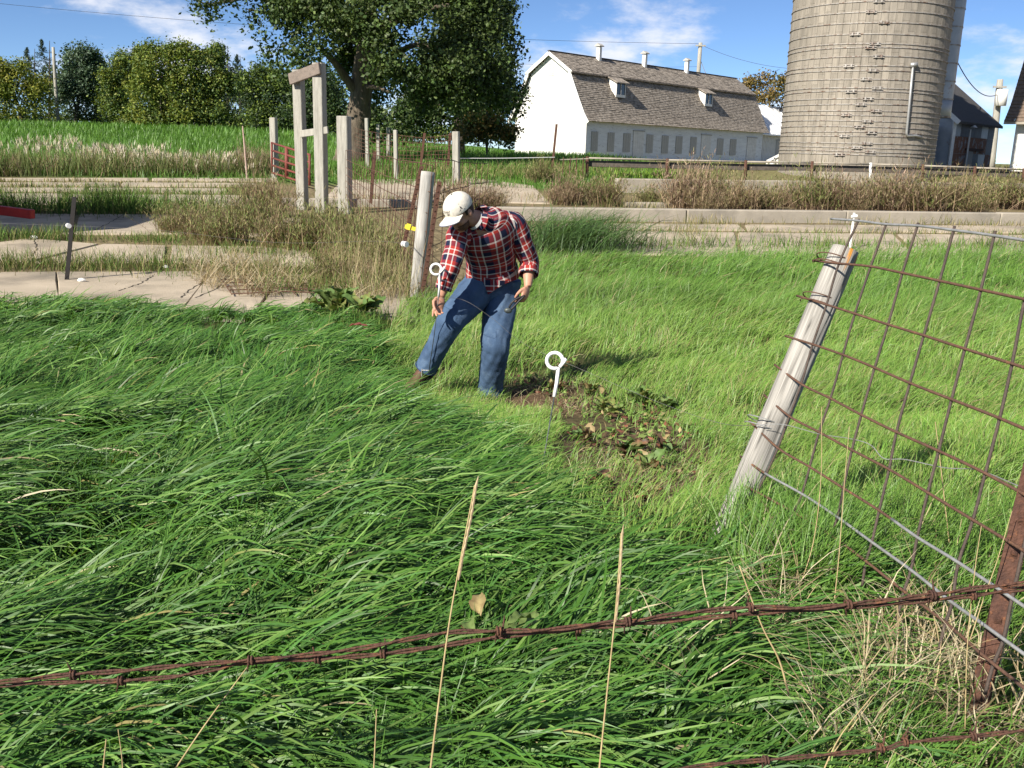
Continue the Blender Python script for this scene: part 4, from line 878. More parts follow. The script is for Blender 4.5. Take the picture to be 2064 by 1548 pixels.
ob('lush_grass', mesh_np('lush_grass', V, q, t, M_grass, cols=C, smooth=True), label='lush long green grass lodged flat by the wind', kind='stuff')

MGc = [(.145, .285, .042), (.18, .325, .052), (.115, .245, .035), (.22, .34, .07), (.25, .32, .085)]
MGt = [(.10, .215, .032), (.125, .25, .038), (.085, .185, .028), (.16, .275, .05)]
parts = []
for (y0, y1, dens, nseg, wmul) in ((.9, 2.8, 3000, 4, 1.0), (2.8, 5.0, 3400, 3, 1.0), (5.0, 8.0, 2500, 3, 1.2), (8.0, 12.0, 1500, 2, 1.7), (12.0, 20.5, 650, 2, 2.7)):
    x, y = scatter(y0, y1, dens); k = inpoly(x, y, MEAD); x, y = x[k], y[k]
    k = ~in_straw(x, y) | (rng.random(len(x)) < .22); x, y = x[k], y[k]
    b = inpoly(x, y, BARE1) | inpoly(x, y, BARE2) | inpoly(x, y, BARE3); k = ~b | (rng.random(len(x)) < .07 + .45 * sstep(.50, .62, fbm(x, y, 3.2, 40))); x, y = x[k], y[k]
    gap = fbm(x, y, 2.8, 41, 3); k = rng.random(len(x)) < sstep(.22, .40, gap) * .75 + .25; x, y = x[k], y[k]; n = len(x)
    z = GH(x, y); hump = fbm(x, y, 1.1, 43, 3)
    tall = np.maximum(sstep(8.5, 12, y), sstep(.5, .85, x) * (1 - sstep(2.9, 3.5, y)))        # taller towards the yard and along the wire panel
    short = np.maximum(np.exp(-(((x - .35) / 1.1) ** 2 + ((y - 5.8) / 1.7) ** 2)), np.exp(-(((x - .7) / .9) ** 2 + ((y - 4.2) / 1.0) ** 2))); short = np.maximum(short, np.exp(-(((x - .1) / .35) ** 2 + ((y - 3.8) / .5) ** 2)))
    L = (.11 + .20 * hump + .24 * tall * hump + .05 * rng.random(n)) * (1 - .68 * short) * rng.uniform(.7, 1.25, n)
    hd = np.radians(25) + 2.2 * (fbm(x, y, .6, 44) - .44) + 1.6 * (vnoise(x, y, 5.0, 49) - .5) + rng.normal(0, .5, n)
    th0 = np.radians(rng.uniform(45, 82, n)); th1 = th0 - np.radians(rng.uniform(35, 115, n))
    tl = np.clip(tall + .6 * (vnoise(x, y, .9, 46) - .55), 0, 1)[:, None]
    col = pick(MGc, n, .15) * (1 - tl) + pick(MGt, n, .15) * tl; col = col * (.8 + .42 * fbm(x, y, 1.4, 47)[:, None])
    dry = rng.random(n) < .03 + .10 * sstep(.55, .72, vnoise(x, y, 1.6, 48)) * (1 - tall); col[dry] = pick([(.36, .31, .15), (.30, .24, .11), (.42, .37, .2)], int(dry.sum()), .12)
    parts.append(blades(np.c_[x, y, z], hd, L, th0, th1, wmul * rng.uniform(.0032, .0062, n), col, nseg, rng.normal(0, .3, n), 1.1, minz=z, twm=.4))
pf = np.array(WP([(1450, 1075), (1600, 1050), (1690, 1130), (1680, 1210), (1500, 1190), (1430, 1130)], .1)); a, b = pf.min(0), pf.max(0); x = rng.uniform(a[0], b[0], 5000); y = rng.uniform(a[1], b[1], 5000); k = inpoly(x, y, pf) & (fbm(x, y, 4, 58) > .36); x, y = x[k], y[k]; n = len(x); z = GH(x, y)    # taller tuft at the post foot
parts.append(blades(np.c_[x, y, z], np.radians(40) + rng.normal(0, .8, n), rng.uniform(.22, .40, n), np.radians(rng.uniform(62, 88, n)), np.radians(rng.uniform(0, 55, n)), rng.uniform(.004, .008, n), pick(MGt, n, .15), 4, rng.normal(0, .3, n), twm=.4))
V, q, t, C = merge(parts); TOT += (len(q) * 2 if q is not None else 0) + len(t)
ob('meadow_grass', mesh_np('meadow_grass', V, q, t, M_grass, cols=C, smooth=True), label='shorter yellow-green grass round the man and under the wire panel', kind='stuff')

# dry matted straw by the near fence, and litter on the worn spots
def straw(polys, dens, pal, Lr, name, label, zoff=.02, up=(0, 25), wr=(.002, .0045)):
    parts = []
    for pl, dn in polys:
        p = np.array(WP(pl, .05)); a, b = p.min(0), p.max(0); n = int((b[0] - a[0]) * (b[1] - a[1]) * dens * dn); x = rng.uniform(a[0], b[0], n); y = rng.uniform(a[1], b[1], n)
        k = inpoly(x, y, p) & (rng.random(n) < .35 + .9 * fbm(x, y, 6, 51)); x, y = x[k], y[k]; n = len(x); z = GH(x, y) + rng.random(n) * zoff
        th = np.radians(rng.uniform(*up, n)); parts.append(blades(np.c_[x, y, z], rng.random(n) * 6.28, rng.uniform(*Lr, n), th + .25, th - .35, rng.uniform(*wr, n), pick(pal, n, .18), 3, rng.normal(0, .5, n), minz=z - .01, flat=.6))
    V, q, t, C = merge(parts); ob(name, mesh_np(name, V, q, t, M_weed, cols=C), label=label, kind='stuff')
STR = [(.50, .42, .26), (.42, .33, .18), (.58, .50, .34), (.34, .26, .15)]
straw([([(1500, 1130), (1590, 1100), (1620, 1190), (1540, 1240)], 1.0), ([(1480, 1240), (1600, 1220), (1640, 1320), (1540, 1350)], 1.3), ([(1740, 1330), (1860, 1290), (1930, 1420), (1860, 1500), (1720, 1480)], 1.6), ([(1900, 1420), (2080, 1440), (2080, 1560), (1880, 1560)], 1.0), ([(1250, 1330), (1420, 1330), (1460, 1420), (1320, 1430)], .25), ([(1640, 1480), (1800, 1500), (1780, 1600), (1600, 1600)], .9)],
      4200, STR, (.10, .28), 'dry_straw', 'pale dry straw matted along the near fence line', .20, (-5, 55), (.0025, .0055))
straw([([(1120, 880), (1400, 870), (1420, 1060), (1150, 1050)], .7), ([(1000, 760), (1190, 740), (1190, 830), (1010, 840)], .8), ([(800, 690), (960, 680), (980, 780), (840, 770)], .5)], 1700, STR + [(.15, .09, .05), (.10, .06, .035)], (.06, .16), 'grass_litter', 'brown litter on the worn ground by the dock leaves', .03, (0, 30))
straw([([(380, 530), (560, 530), (640, 580), (520, 600), (400, 575)], .8), ([(640, 480), (820, 470), (830, 600), (700, 610)], .9)], 700, STR, (.2, .5), 'thatch', 'flattened tan thatch on the slabs below the gateway weeds', .06, (0, 40), (.006, .012))
# loose small leaves over the worn hollow
pl = np.array(WP([(1000, 765), (1110, 720), (1210, 755), (1360, 800), (1430, 900), (1410, 1030), (1300, 1085), (1160, 1060), (1100, 960), (1110, 850)])); a, b = pl.min(0), pl.max(0); x = rng.uniform(a[0], b[0], 4200); y = rng.uniform(a[1], b[1], 4200); k = inpoly(x, y, pl) & (fbm(x, y, 3.4, 55) > .46); x, y = x[k], y[k]
V, Qd, C = leaves(np.c_[x, y, GH(x, y) + rng.uniform(.005, .07, len(x))], 1, .004, .048, [(.13, .22, .05), (.16, .25, .06), (.10, .17, .04), (.10, .06, .035), (.07, .04, .025), (.20, .08, .05), (.30, .23, .12), (.18, .24, .07)], up=1.0, aspect=.5)
ob('leaf_litter', mesh_np('leaf_litter', V, Qd, mat=M_weed, cols=C), label='small green and brown leaves scattered over the worn hollow', kind='stuff')
# upright tan stems in front of the round post
n = 900; w4 = np.array(WP([(640, 560), (770, 470), (850, 520), (850, 620), (760, 640)])); a, b = w4.min(0), w4.max(0); x = rng.uniform(a[0], b[0], 4000); y = rng.uniform(a[1], b[1], 4000); k = inpoly(x, y, w4); x, y = x[k][:n], y[k][:n]; n = len(x)
V, q, t, C = blades(np.c_[x, y, GH(x, y)], rng.random(n) * 6.28, rng.uniform(.3, .95, n), np.radians(rng.uniform(65, 90, n)), np.radians(rng.uniform(20, 85, n)), .007, pick([(.36, .31, .16), (.26, .27, .10), (.17, .22, .065), (.40, .34, .19)], n, .15), 4)
ob('tan_grass', mesh_np('tan_grass', V, q, t, M_weed, cols=C), label='upright tan grass round the round post', kind='stuff')

# weeds in the joints of the yard
parts = []
def strip(pxa, pxb, wid, n, Lr, pal, wd, upr=(45, 90)):
    a, b = G(*pxa), G(*pxb); u = rng.random(n); den = fbm(u * 14, u * 0 + pxa[1], 1, 61); k = rng.random(n) < sstep(.25, .5, den) + .15; u = u[k]; n = len(u)
    x = a[0] + (b[0] - a[0]) * u + rng.normal(0, wid, n); y = a[1] + (b[1] - a[1]) * u + rng.normal(0, wid, n); z = GH(x, y)
    parts.append(blades(np.c_[x, y, z], rng.random(n) * 6.28, rng.uniform(*Lr, n) * (.5 + .8 * vnoise(x, y, 1.2, 62)), np.radians(rng.uniform(*upr, n)), np.radians(rng.uniform(0, 80, n)), wd, pick(pal, n, .2), 3))
GRN = [(.10, .20, .035), (.13, .22, .045), (.07, .15, .025), (.20, .21, .07)]; OLV = [(.26, .23, .10), (.20, .20, .07), (.34, .28, .15), (.14, .17, .05)]
strip((700, 636), (800, 700), .18, 1600, (.12, .34), GRN, .009); strip((-160, 368), (560, 370), .18, 1200, (.06, .22), OLV, .03); strip((-160, 379), (500, 381), .2, 1500, (.06, .24), OLV + GRN[:1], .025); strip((-160, 391), (560, 394), .2, 2200, (.08, .28), OLV + GRN, .02)
strip((-180, 424), (420, 428), .55, 6000, (.35, .75), GRN + [(.05, .11, .02)], .018); strip((-200, 480), (400, 487), .22, 3600, (.12, .32), GRN + OLV[:1], .012); strip((330, 505), (640, 520), .4, 1500, (.1, .3), GRN + OLV, .012)
strip((-220, 538), (400, 543), .25, 3200, (.12, .38), GRN + OLV, .011); strip((330, 545), (700, 560), .45, 2600, (.1, .3), OLV + GRN, .011); strip((560, 590), (800, 585), .3, 1500, (.15, .4), GRN + OLV, .011)
strip((1130, 468), (2300, 476), .18, 1500, (.08, .25), OLV + GRN[:1], .016); strip((1130, 452), (2300, 458), .2, 1500, (.1, .35), OLV, .018); strip((1260, 500), (2300, 505), .35, 2400, (.15, .4), GRN, .016); strip((1380, 470), (1420, 500), .2, 120, (.2, .5), OLV, .012)
strip((1240, 384), (2300, 392), .5, 2500, (.2, .5), OLV + GRN, .03); strip((1180, 345), (2300, 352), 1.0, 4000, (.15, .42), OLV + GRN + [(.40, .33, .16)], .04); strip((1860, 322), (2200, 330), 1.0, 900, (.3, .9), GRN + OLV, .04)
strip((1100, 405), (1300, 420), .6, 900, (.1, .4), OLV, .02); strip((700, 405), (1000, 420), .4, 700, (.15, .5), OLV + [(.3, .2, .15)], .02); strip((930, 355), (1180, 350), 1.2, 2600, (.2, .6), OLV + GRN, .035); strip((690, 355), (960, 350), 1.0, 1400, (.2, .5), OLV + GRN, .03)
strip((1230, 362), (1350, 366), .3, 500, (.3, .6), [(.22, .34, .05), (.16, .28, .04)], .06)
V, q, t, C = merge(parts); ob('yard_weeds', mesh_np('yard_weeds', V, q, t, M_weed, cols=C), label='weeds and grass growing in the yard joints and along walls', kind='stuff')

# pasture beyond the yard, and its pale seeding edge
parts = []
for (y0, y1, n, wd, L) in ((29, 40, 16000, .030, .34), (40, 60, 15000, .05, .42), (60, 86, 14000, .08, .55)):
    x = rng.uniform(-.62 * y1, 6, n); y = rng.uniform(y0, y1, n); z = GH(x, y); g = fbm(x, y, .35, 71)
    parts.append(blades(np.c_[x, y, z], rng.random(n) * 6.28, L * rng.uniform(.5, 1.1, n), np.radians(rng.uniform(50, 90, n)), np.radians(rng.uniform(10, 80, n)), wd, pick([(.11, .235, .035), (.14, .27, .045), (.09, .20, .03)], n, .15) * (.75 + .5 * g[:, None]), 2))
ob('pasture_grass', mesh_np('pasture_grass', *(lambda m_: (m_[0], m_[1], m_[2]))(merge(parts)), M_grass, cols=merge(parts)[3]), label='green pasture rising to the hedgerow', kind='stuff')
parts = []
ae, be = G(-200, 356), G(560, 356)
n = 7000; u = rng.random(n); x = ae[0] + (be[0] - ae[0]) * u; y = ae[1] + (be[1] - ae[1]) * u + rng.uniform(-.3, 2.2, n); k = rng.random(n) < .3 + sstep(.3, .5, fbm(x, y, .7, 73)); x, y = x[k], y[k]; n = len(x)
parts.append(blades(np.c_[x, y, GH(x, y)], rng.random(n) * 6.28, rng.uniform(.3, .95, n), np.radians(rng.uniform(55, 90, n)), np.radians(rng.uniform(10, 85, n)), .028, pick([(.15, .19, .06), (.12, .16, .05), (.20, .20, .08), (.10, .14, .04), (.26, .19, .12)], n, .2), 3))
for (pa_, pb_, n, hh) in (((60, 334), (140, 326), 90, .85), ((150, 340), (330, 346), 190, .75), ((290, 346), (520, 352), 170, .65)):   # plumes
    a, b = G(*pa_), G(*pb_); u = rng.random(n); x = a[0] + (b[0] - a[0]) * u + rng.normal(0, .4, n); y = a[1] + (b[1] - a[1]) * u + rng.normal(0, .8, n); z = GH(x, y)
    hd = rng.random(n) * 6.28; L = hh * rng.uniform(.6, 1.2, n); r = np.c_[x, y, z]
    V, q, t, C = blades(r, hd, L, np.radians(86), np.radians(70), .012, pick(STR, n), 2); parts.append((V, q, t, C)); tip = V.reshape(n, 5, 3)[:, 4]
    for j in range(5):
        parts.append(blades(tip - [0, 0, .16] + rng.normal(0, .035, (n, 3)), rng.random(n) * 6.28, .20, np.radians(rng.uniform(55, 90, n)), np.radians(rng.uniform(30, 80, n)), .035, pick([(.62, .55, .42), (.70, .64, .52), (.5, .42, .28)], n, .1), 2))
V, q, t, C = merge(parts); ob('verge_weeds', mesh_np('verge_weeds', V, q, t, M_weed, cols=C), label='pale seeding weeds along the edge of the pasture', kind='stuff')
# tall bent reed grass at the end of the kerb
n = 1500; c0 = G(1150, 505); x = c0[0] + rng.normal(0, .55, n); y = c0[1] + rng.normal(0, .5, n)
V, q, t, C = blades(np.c_[x, y, GH(x, y)], np.radians(20) + rng.normal(0, 1.0, n), rng.uniform(.5, 1.15, n), np.radians(rng.uniform(55, 85, n)), np.radians(rng.uniform(-50, 20, n)), rng.uniform(.010, .018, n), pick([(.075, .15, .04), (.10, .18, .05), (.055, .11, .03)], n, .2), 5, minz=GH(x, y))
o = thing('reed_tuft', c0, 'dark green tuft of tall bent grass right of the man', 'grass tuft'); o2 = ob('leaves', mesh_np('leaves', V, q, t, M_grass, cols=C, smooth=True), o, kind='stuff'); o2.matrix_parent_inverse = Matrix.Translation(Vector(-c0))

# ------------------------------------------------------------------ broad leaved plants
M_broad = leafmat('broad_leaf', .55, .35, .2)
def broadleaf(L, W, col, wav=.12, droop=.5, red=None, seed=0):
    nu, nv = 9, 5; r_ = np.random.default_rng(seed); u = np.linspace(0, 1, nu); V = []; C = []
    for i, a in enumerate(u):
        wd = W * (math.sin(math.pi * min(1, a ** .75 * 1.0)) ** .8 + .03) if a < 1 else .004
        for j in range(nv):
            b = (j / (nv - 1) - .5) * 2; zz = .28 * L * (a * 1.5 - droop * 3 * a * a) + abs(b) * wd * .28 + wav * W * math.sin(a * 17 + seed + (2 if b > 0 else 0)) * abs(b) ** 1.5
            V.append((a * L, b * wd * .5, zz)); f = (.86 + .28 * r_.random()) * (1.25 if abs(b) < .1 else 1); cc = np.array(col) * f
            if red is not None and (r_.random() < .25 or abs(b) > .9): cc = cc * .5 + np.array(red) * .5
            C.append(cc)
    Q = [(i * nv + j, i * nv + j + 1, (i + 1) * nv + j + 1, (i + 1) * nv + j) for i in range(nu - 1) for j in range(nv - 1)]
    return np.array(V), Q, np.array(C)
LM = []
for i, (c, rd) in enumerate([((.10, .17, .045), None), ((.14, .20, .06), None), ((.08, .14, .04), None), ((.13, .13, .05), (.25, .06, .05)), ((.22, .07, .055), (.10, .03, .03)), ((.30, .24, .11), (.2, .12, .06)), ((.10, .06, .035), (.06, .03, .02)), ((.16, .23, .06), (.2, .12, .05))]):
    V, Qd, C = broadleaf(1, .52, c, red=rd, seed=i, droop=.35 + .1 * (i % 3)); LM.append(mesh_np('leaf', V, Qd, mat=M_broad, cols=C, smooth=True))
def plant(name, label, g, n, L, kinds, group, pitch=(5, 55), cat='plant'):
    t = thing(name, g, label, cat, group)
    for i in range(n):
        o = bpy.data.objects.new('leaf', LM[kinds[rng.integers(len(kinds))]]); COL.objects.link(o); o.parent = t
        s = L * rng.uniform(.55, 1.15); o.scale = (s, s * rng.uniform(.8, 1.2), s); o.rotation_euler = (rng.normal(0, .3), -math.radians(rng.uniform(*pitch)), rng.random() * 6.28)
        o.location = (rng.normal(0, L * .22), rng.normal(0, L * .22), rng.uniform(.0, .06) + L * .05)
    return t
plant('burdock_plant', 'large-leaved green burdock at the top edge of the lush grass', G(685, 650) + np.array([0, 0, .10]), 34, .26, [0, 1, 7, 1, 7], None, (5, 50))
plant('burdock_plant', 'smaller burdock cluster with one reddish leaf beside the larger one', G(740, 655) + np.array([0, 0, .10]), 16, .20, [0, 7, 1], None, (5, 50))
o = bpy.data.objects.new('fallen_leaf', LM[4]); COL.objects.link(o); g = G(703, 668, .2); o.location = (g[0], g[1], g[2] + .24); o.scale = (.16, .16, .1); o['label'] = 'curled dull red leaf lying on the burdock'; o['category'] = 'leaf'
dk = 'dock plants in the worn hollow'
for (px, py, n, L, ks, lb) in [(1225, 845, 40, 0.112, [1, 7, 7, 1], 'upper left green dock clump above the bare hollow'), (1290, 820, 36, 0.112, [1, 7, 0], 'upper green dock clump in line with the post top'), (1345, 835, 32, 0.106, [7, 1, 0], 'green dock clump nearest the leaning post, upper side'), (1180, 900, 24, 0.086, [3, 6, 2], 'dark brownish dock at the left rim of the hollow'),
    (1260, 925, 28, 0.099, [4, 3, 6, 0, 6, 2], 'red-leaved dock in the middle of the hollow'), (1340, 925, 24, 0.092, [3, 6, 5, 0], 'reddish dock right of the hollow middle'), (1310, 962, 28, 0.106, [5, 1, 0, 3], 'dock with tan and green leaves right in the hollow'), (1210, 1000, 32, 0.099, [6, 3, 0, 2], 'dark dock low in the hollow'),
    (1285, 1030, 28, 0.086, [6, 3, 6, 2], 'lowest brown dock on the near rim of the hollow'), (1100, 700, 32, 0.112, [1, 7, 0], 'pale dock just right of the man behind the white loop'), (1085, 735, 24, 0.099, [1, 7], 'pale dock at the shadow edge beside the boot'), (1120, 790, 18, 0.079, [6, 5, 3], 'brown flattened dock below the white loop post grip'),
    (1190, 800, 24, 0.092, [0, 7, 5], 'dock clump right of the white post grip'), (510, 790, 10, 0.112, [1, 0], 'pale dock leaves poking from the lush grass at left'), (1005, 930, 8, 0.079, [1, 7], 'single light dock beside the thin post rod')]:
    plant('dock_plant', lb, G(px, py), n, L, ks, dk)
for (px, py, ks, lb) in [((945), 1200, [1, 5], 'tattered pale leaf pair left of the red-tipped one in front'), (1065, 1205, [5, 1, 7, 3], 'tattered leaf with red tip in the near grass')]:
    g = G(px, py, .22); g[2] += .15; plant('dock_plant', lb, g - np.array([0, 0, .05]), 4, .08, ks, 'tattered leaves in the near grass', (-10, 40))
# ================================================================== FENCES, POSTS, WIRES
def PD(px, py, d): return CAM + ray(px, py) * d          # point at axial distance d
def crom(p, m_=8):                                        # smooth polyline through points
    p = np.asarray(p, float); q = np.concatenate([2 * p[:1] - p[1:2], p, 2 * p[-1:] - p[-2:-1]]); o_ = []
    for i in range(1, len(q) - 2):
        t = np.linspace(0, 1, m_, endpoint=False)[:, None]; a, b, c, d = q[i - 1], q[i], q[i + 1], q[i + 2]
        o_.append(.5 * ((2 * b) + (c - a) * t + (2 * a - 5 * b + 4 * c - d) * t ** 2 + (3 * b - a - 3 * c + d) * t ** 3))
    return np.concatenate(o_ + [p[-1:]])
# ------------------------------------------------------------------ leaning wooden post
M_lean = bpy.data.materials.new('cracked_post'); M_lean.use_nodes = True
_n = M_lean.node_tree; _b = _n.nodes['Principled BSDF']; _b.inputs['Roughness'].default_value = .88; _b.inputs['Specular IOR Level'].default_value = .2
_a = N(_n, 'ShaderNodeAttribute', attribute_name='Col'); _u = N(_n, 'ShaderNodeUVMap'); _m = N(_n, 'ShaderNodeMapping'); _m.inputs['Scale'].default_value = (95, 5, 1); _n.links.new(_u.outputs[0], _m.inputs[0])
_t = N(_n, 'ShaderNodeTexNoise'); _t.inputs['Scale'].default_value = 1; _t.inputs['Detail'].default_value = 7; _n.links.new(_m.outputs[0], _t.inputs['Vector'])
_r = N(_n, 'ShaderNodeMapRange'); _r.inputs[1].default_value = .3; _r.inputs[2].default_value = .7; _r.inputs[3].default_value = .6; _r.inputs[4].default_value = 1.25; _n.links.new(_t.outputs['Fac'], _r.inputs[0])
_v = N(_n, 'ShaderNodeVectorMath', operation='SCALE'); _n.links.new(_a.outputs['Color'], _v.inputs[0]); _n.links.new(_r.outputs[0], _v.inputs['Scale']); _n.links.new(_v.outputs[0], _b.inputs['Base Color'])
_bp = N(_n, 'ShaderNodeBump'); _bp.inputs['Strength'].default_value = .6; _bp.inputs['Distance'].default_value = .004; _n.links.new(_t.outputs['Fac'], _bp.inputs['Height']); _n.links.new(_bp.outputs[0], _b.inputs['Normal'])
def wood_post(a, b, r, lichen=False, nr=64, nc=48, crack_seed=0, taper=.94):
    """round weathered post with drying cracks; a bottom, b top"""
    a = np.asarray(a, float); b = np.asarray(b, float); ax = (b - a) / np.linalg.norm(b - a); L = np.linalg.norm(b - a)
    x = np.cross(ax, (0, 1, 0)); x /= np.linalg.norm(x); y = np.cross(ax, x); V = []; C = []; U = []
    rs = np.random.default_rng(crack_seed); cr_ = [(rs.uniform(0, 6.28), rs.uniform(.1, .6), rs.uniform(.5, 1.0), rs.uniform(.04, .10), rs.uniform(.08, .2)) for _ in range(12)] + [(math.radians(cs_), .15, 1.0, .08, .25) for cs_ in (250, 285, 225)]
    for i in range(nr):
        s = i / (nr - 1); bulge = r * (1 - (1 - taper) * s)
        th = np.arange(nc) / nc * 2 * math.pi; rr_ = bulge * (1 + .05 * (vnoise(np.cos(th) * 2 + 5, np.sin(th) * 2 + s * 2, 1, crack_seed) - .5) + .025 * (vnoise(th * 9, th * 0 + s * 4, 1, 3) - .5))
        dk = np.ones(nc)
        for (t0, s0, s1, w_, dp) in cr_:
            if s0 <= s <= s1:
                tt = t0 + .12 * math.sin(s * 7 + t0) + .05 * math.sin(s * 23); dd = np.abs((th - tt + math.pi) % (2 * math.pi) - math.pi); fe = min(1, (s - s0) * 8, (s1 - s) * 8 + (.6 if s1 > .98 else 0))
                k = np.clip(1 - dd / w_, 0, 1) * fe; rr_ = rr_ * (1 - dp * k); dk = dk * (1 - .85 * k)
        edge = 1 - .05 * max(0, (s - .985) / .015)
        p = a + ax * L * s + (np.cos(th) * rr_ * edge)[:, None] * x + (np.sin(th) * rr_ * edge)[:, None] * y
        base = np.array([.36, .342, .31]) * (.62 + .5 * vnoise(th * 2, th * 0 + s * 9, 1, 5)[:, None]) * dk[:, None]
        if lichen:
            k = np.clip((vnoise(np.cos(th) * 4 + 3, np.sin(th) * 4 + s * 40, 1, 9) - .58) * 8, 0, 1) * np.clip((s - .9) * 30, 0, 1) * (np.abs((th - 2.2 + math.pi) % 6.283 - math.pi) < .75); base = base * (1 - k[:, None]) + np.array([.55, .24, .04]) * k[:, None]
        V.append(p); C.append(base); U.append(np.stack([th / 6.283, np.full(nc, s * L)], -1))
    V = np.concatenate(V); C = np.concatenate(C); U = np.concatenate(U); Q = [(i * nc + j, i * nc + (j + 1) % nc, (i + 1) * nc + (j + 1) % nc, (i + 1) * nc + j) for i in range(nr - 1) for j in range(nc)]
    V = np.concatenate([V, [b + ax * .004]]); C = np.concatenate([C, [[.42, .37, .30]]]); U = np.concatenate([U, [[.5, L]]]); T = [((nr - 1) * nc + j, (nr - 1) * nc + (j + 1) % nc, len(V) - 1) for j in range(nc)]
    return V, Q, T, C, U
pt = PD(1704, 503, 3.24); pb_ = PD(1500, 990, 3.24); ax_ = (pb_ - pt) / np.linalg.norm(pb_ - pt)
pbot = pb_ + ax_ * .45
V, Q_, T_, C, U = wood_post(pbot, pt, .0515, True)
ob('wooden_post', mesh_np('wooden_post', V, Q_, T_, M_lean, True, C, U), None, 'thick weathered leaning wooden post with cracks and orange lichen', 'fence post')
# ------------------------------------------------------------------ rusty welded wire panel fixed to it
panel = thing('wire_panel', PD(1700, 1000, 2.7), 'rusty welded wire livestock panel leaning on the wooden post', 'wire panel')
dC = lambda c: 3.13 - .19 * c
HR = [[(1675, 441, -.8), (1730, 445, 0), (1786, 452, 1), (1850, 455, 2), (1923, 464, 3), (2005, 475, 4), (2120, 493, 5.2)],
      [(1638, 525, -.8), (1691, 531, 0), (1755, 537, 1), (1819, 550, 2), (1894, 566, 3), (1977, 584, 4), (2064, 603, 5), (2160, 625, 6)],
      [(1606, 596, -.9), (1666, 614, 0), (1723, 632, 1), (1790, 654, 2), (1862, 676, 3), (1945, 703, 4), (2040, 733, 5), (2160, 771, 6)],
      [(1583, 677, -.8), (1638, 694, 0), (1699, 715, 1), (1763, 741, 2), (1834, 772, 3), (1918, 805, 4), (2015, 843, 5), (2150, 902, 6.2)],
      [(1561, 735, -.8), (1615, 774, 0), (1674, 803, 1), (1736, 836, 2), (1807, 871, 3), (1892, 909, 4), (1986, 954, 5), (2140, 1038, 6.3)],
      [(1540, 796, -.8), (1591, 839, 0), (1651, 871, 1), (1717, 907, 2), (1792, 946, 3), (1870, 993, 4), (1961, 1048, 5), (2064, 1110, 6), (2140, 1158, 6.6)],
      [(1510, 848, -.8), (1568, 903, 0), (1632, 941, 1), (1700, 984, 2), (1772, 1029, 3), (1849, 1083, 4), (1932, 1134, 5), (2064, 1222, 6.2), (2140, 1275, 6.8)],
      [(1493, 920, -.8), (1542, 954, 0), (1619, 997, 1), (1690, 1044, 2), (1759, 1094, 3), (1836, 1149, 4), (1920, 1215, 5), (1995, 1268, 5.9), (2140, 1374, 6.9)],
      [(1474, 967, -.9), (1526, 992, 0), (1600, 1033, 1), (1675, 1079, 2), (1745, 1131, 3), (1821, 1191, 4), (1906, 1255, 5), (1990, 1328, 6), (2140, 1445, 7)]]
M_pw = M_rustwire; M_vw = mat('dull_dark_wire', (.085, .062, .05), (.055, .042, .036), 30, .75, .3, 150)
for i, row in enumerate(HR):
    p = np.array([PD(a, b, dC(c) - .008) for a, b, c in row]); mb = MB(); mb.tube(crom(p, 6), .0040, 7); mb.build('horizontal_wire', M_galv if i in (0,) else M_pw, panel, smooth=True)
    if i in (6, 7):                                      # stretches where the zinc is still bright
        k0, k1 = (5, 8) if i == 6 else (1, 9); q = crom(p, 6); q = q[k0 * 6 - (0 if i == 7 else 4):k1 * 6]; mb = MB(); mb.tube(q, .0042, 7); mb.build('zinc_coating', M_galv, panel, smooth=True)
VC = [[(1730, 445), (1691, 531), (1666, 614), (1638, 694), (1615, 774), (1591, 839), (1568, 903), (1545, 954), (1526, 992)], [(1786, 452), (1755, 537), (1723, 632), (1699, 715), (1674, 803), (1651, 871), (1632, 941), (1616, 997), (1600, 1033)],
      [(1850, 453), (1819, 550), (1790, 654), (1763, 741), (1736, 836), (1717, 907), (1700, 984), (1688, 1044), (1672, 1084), (1664, 1130)], [(1923, 460), (1894, 566), (1862, 676), (1834, 772), (1807, 871), (1792, 946), (1772, 1029), (1757, 1094), (1745, 1135), (1738, 1180)],
      [(2005, 470), (1977, 584), (1945, 703), (1918, 805), (1892, 909), (1870, 993), (1849, 1083), (1836, 1149), (1821, 1195), (1808, 1250)], [(2098, 485), (2066, 603), (2040, 733), (2015, 843), (1986, 954), (1961, 1048), (1932, 1134), (1919, 1215), (1904, 1262), (1890, 1320)],
      [(2190, 500), (2162, 625), (2135, 765), (2112, 890), (2085, 1005), (2062, 1110), (2040, 1205), (2022, 1290), (2002, 1340), (1985, 1400)]]
for c, col in enumerate(VC):
    p = np.array([PD(a, b, dC(c)) for a, b in col]); p[0] += (p[0] - p[1]) * .04; mb = MB(); mb.tube(crom(p, 5), .0040, 7); mb.build('vertical_wire', M_vw, panel, smooth=True)
for k, (px, py) in enumerate(((1676, 526), (1648, 605), (1536, 852))):      # wire ties on the post
    c = PD(px, py, 3.24); mb = MB(); a = np.linspace(0, 6.28 * 1.6, 40); x = np.cross(ax_, (0, 1, 0)); x /= np.linalg.norm(x); y = np.cross(ax_, x)
    pts_ = c + np.cos(a)[:, None] * x * .055 + np.sin(a)[:, None] * y * .055 + ax_ * (a[:, None] - 5) * .004; mb.tube(pts_, .0022, 5); mb.build('wire_tie', M_pw if k < 2 else M_galv, panel)
# loose bright wire
mb = MB(); pp = [(1534, 856, -.2), (1581, 856, .1), (1653, 875, 1), (1713, 884, 1.8), (1755, 897, 2.4), (1781, 924, 2.8), (1824, 926, 3.2), (1905, 943, 4), (1973, 948, 4.7), (2064, 984, 5.6), (2140, 1010, 6.3)]
mb.tube(crom([PD(a, b, dC(c) - .012) for a, b, c in pp], 5), .0013, 5); mb.build('tie_wire', M_galv, label='thin bright slack wire strung across the rusty panel', cat='wire')
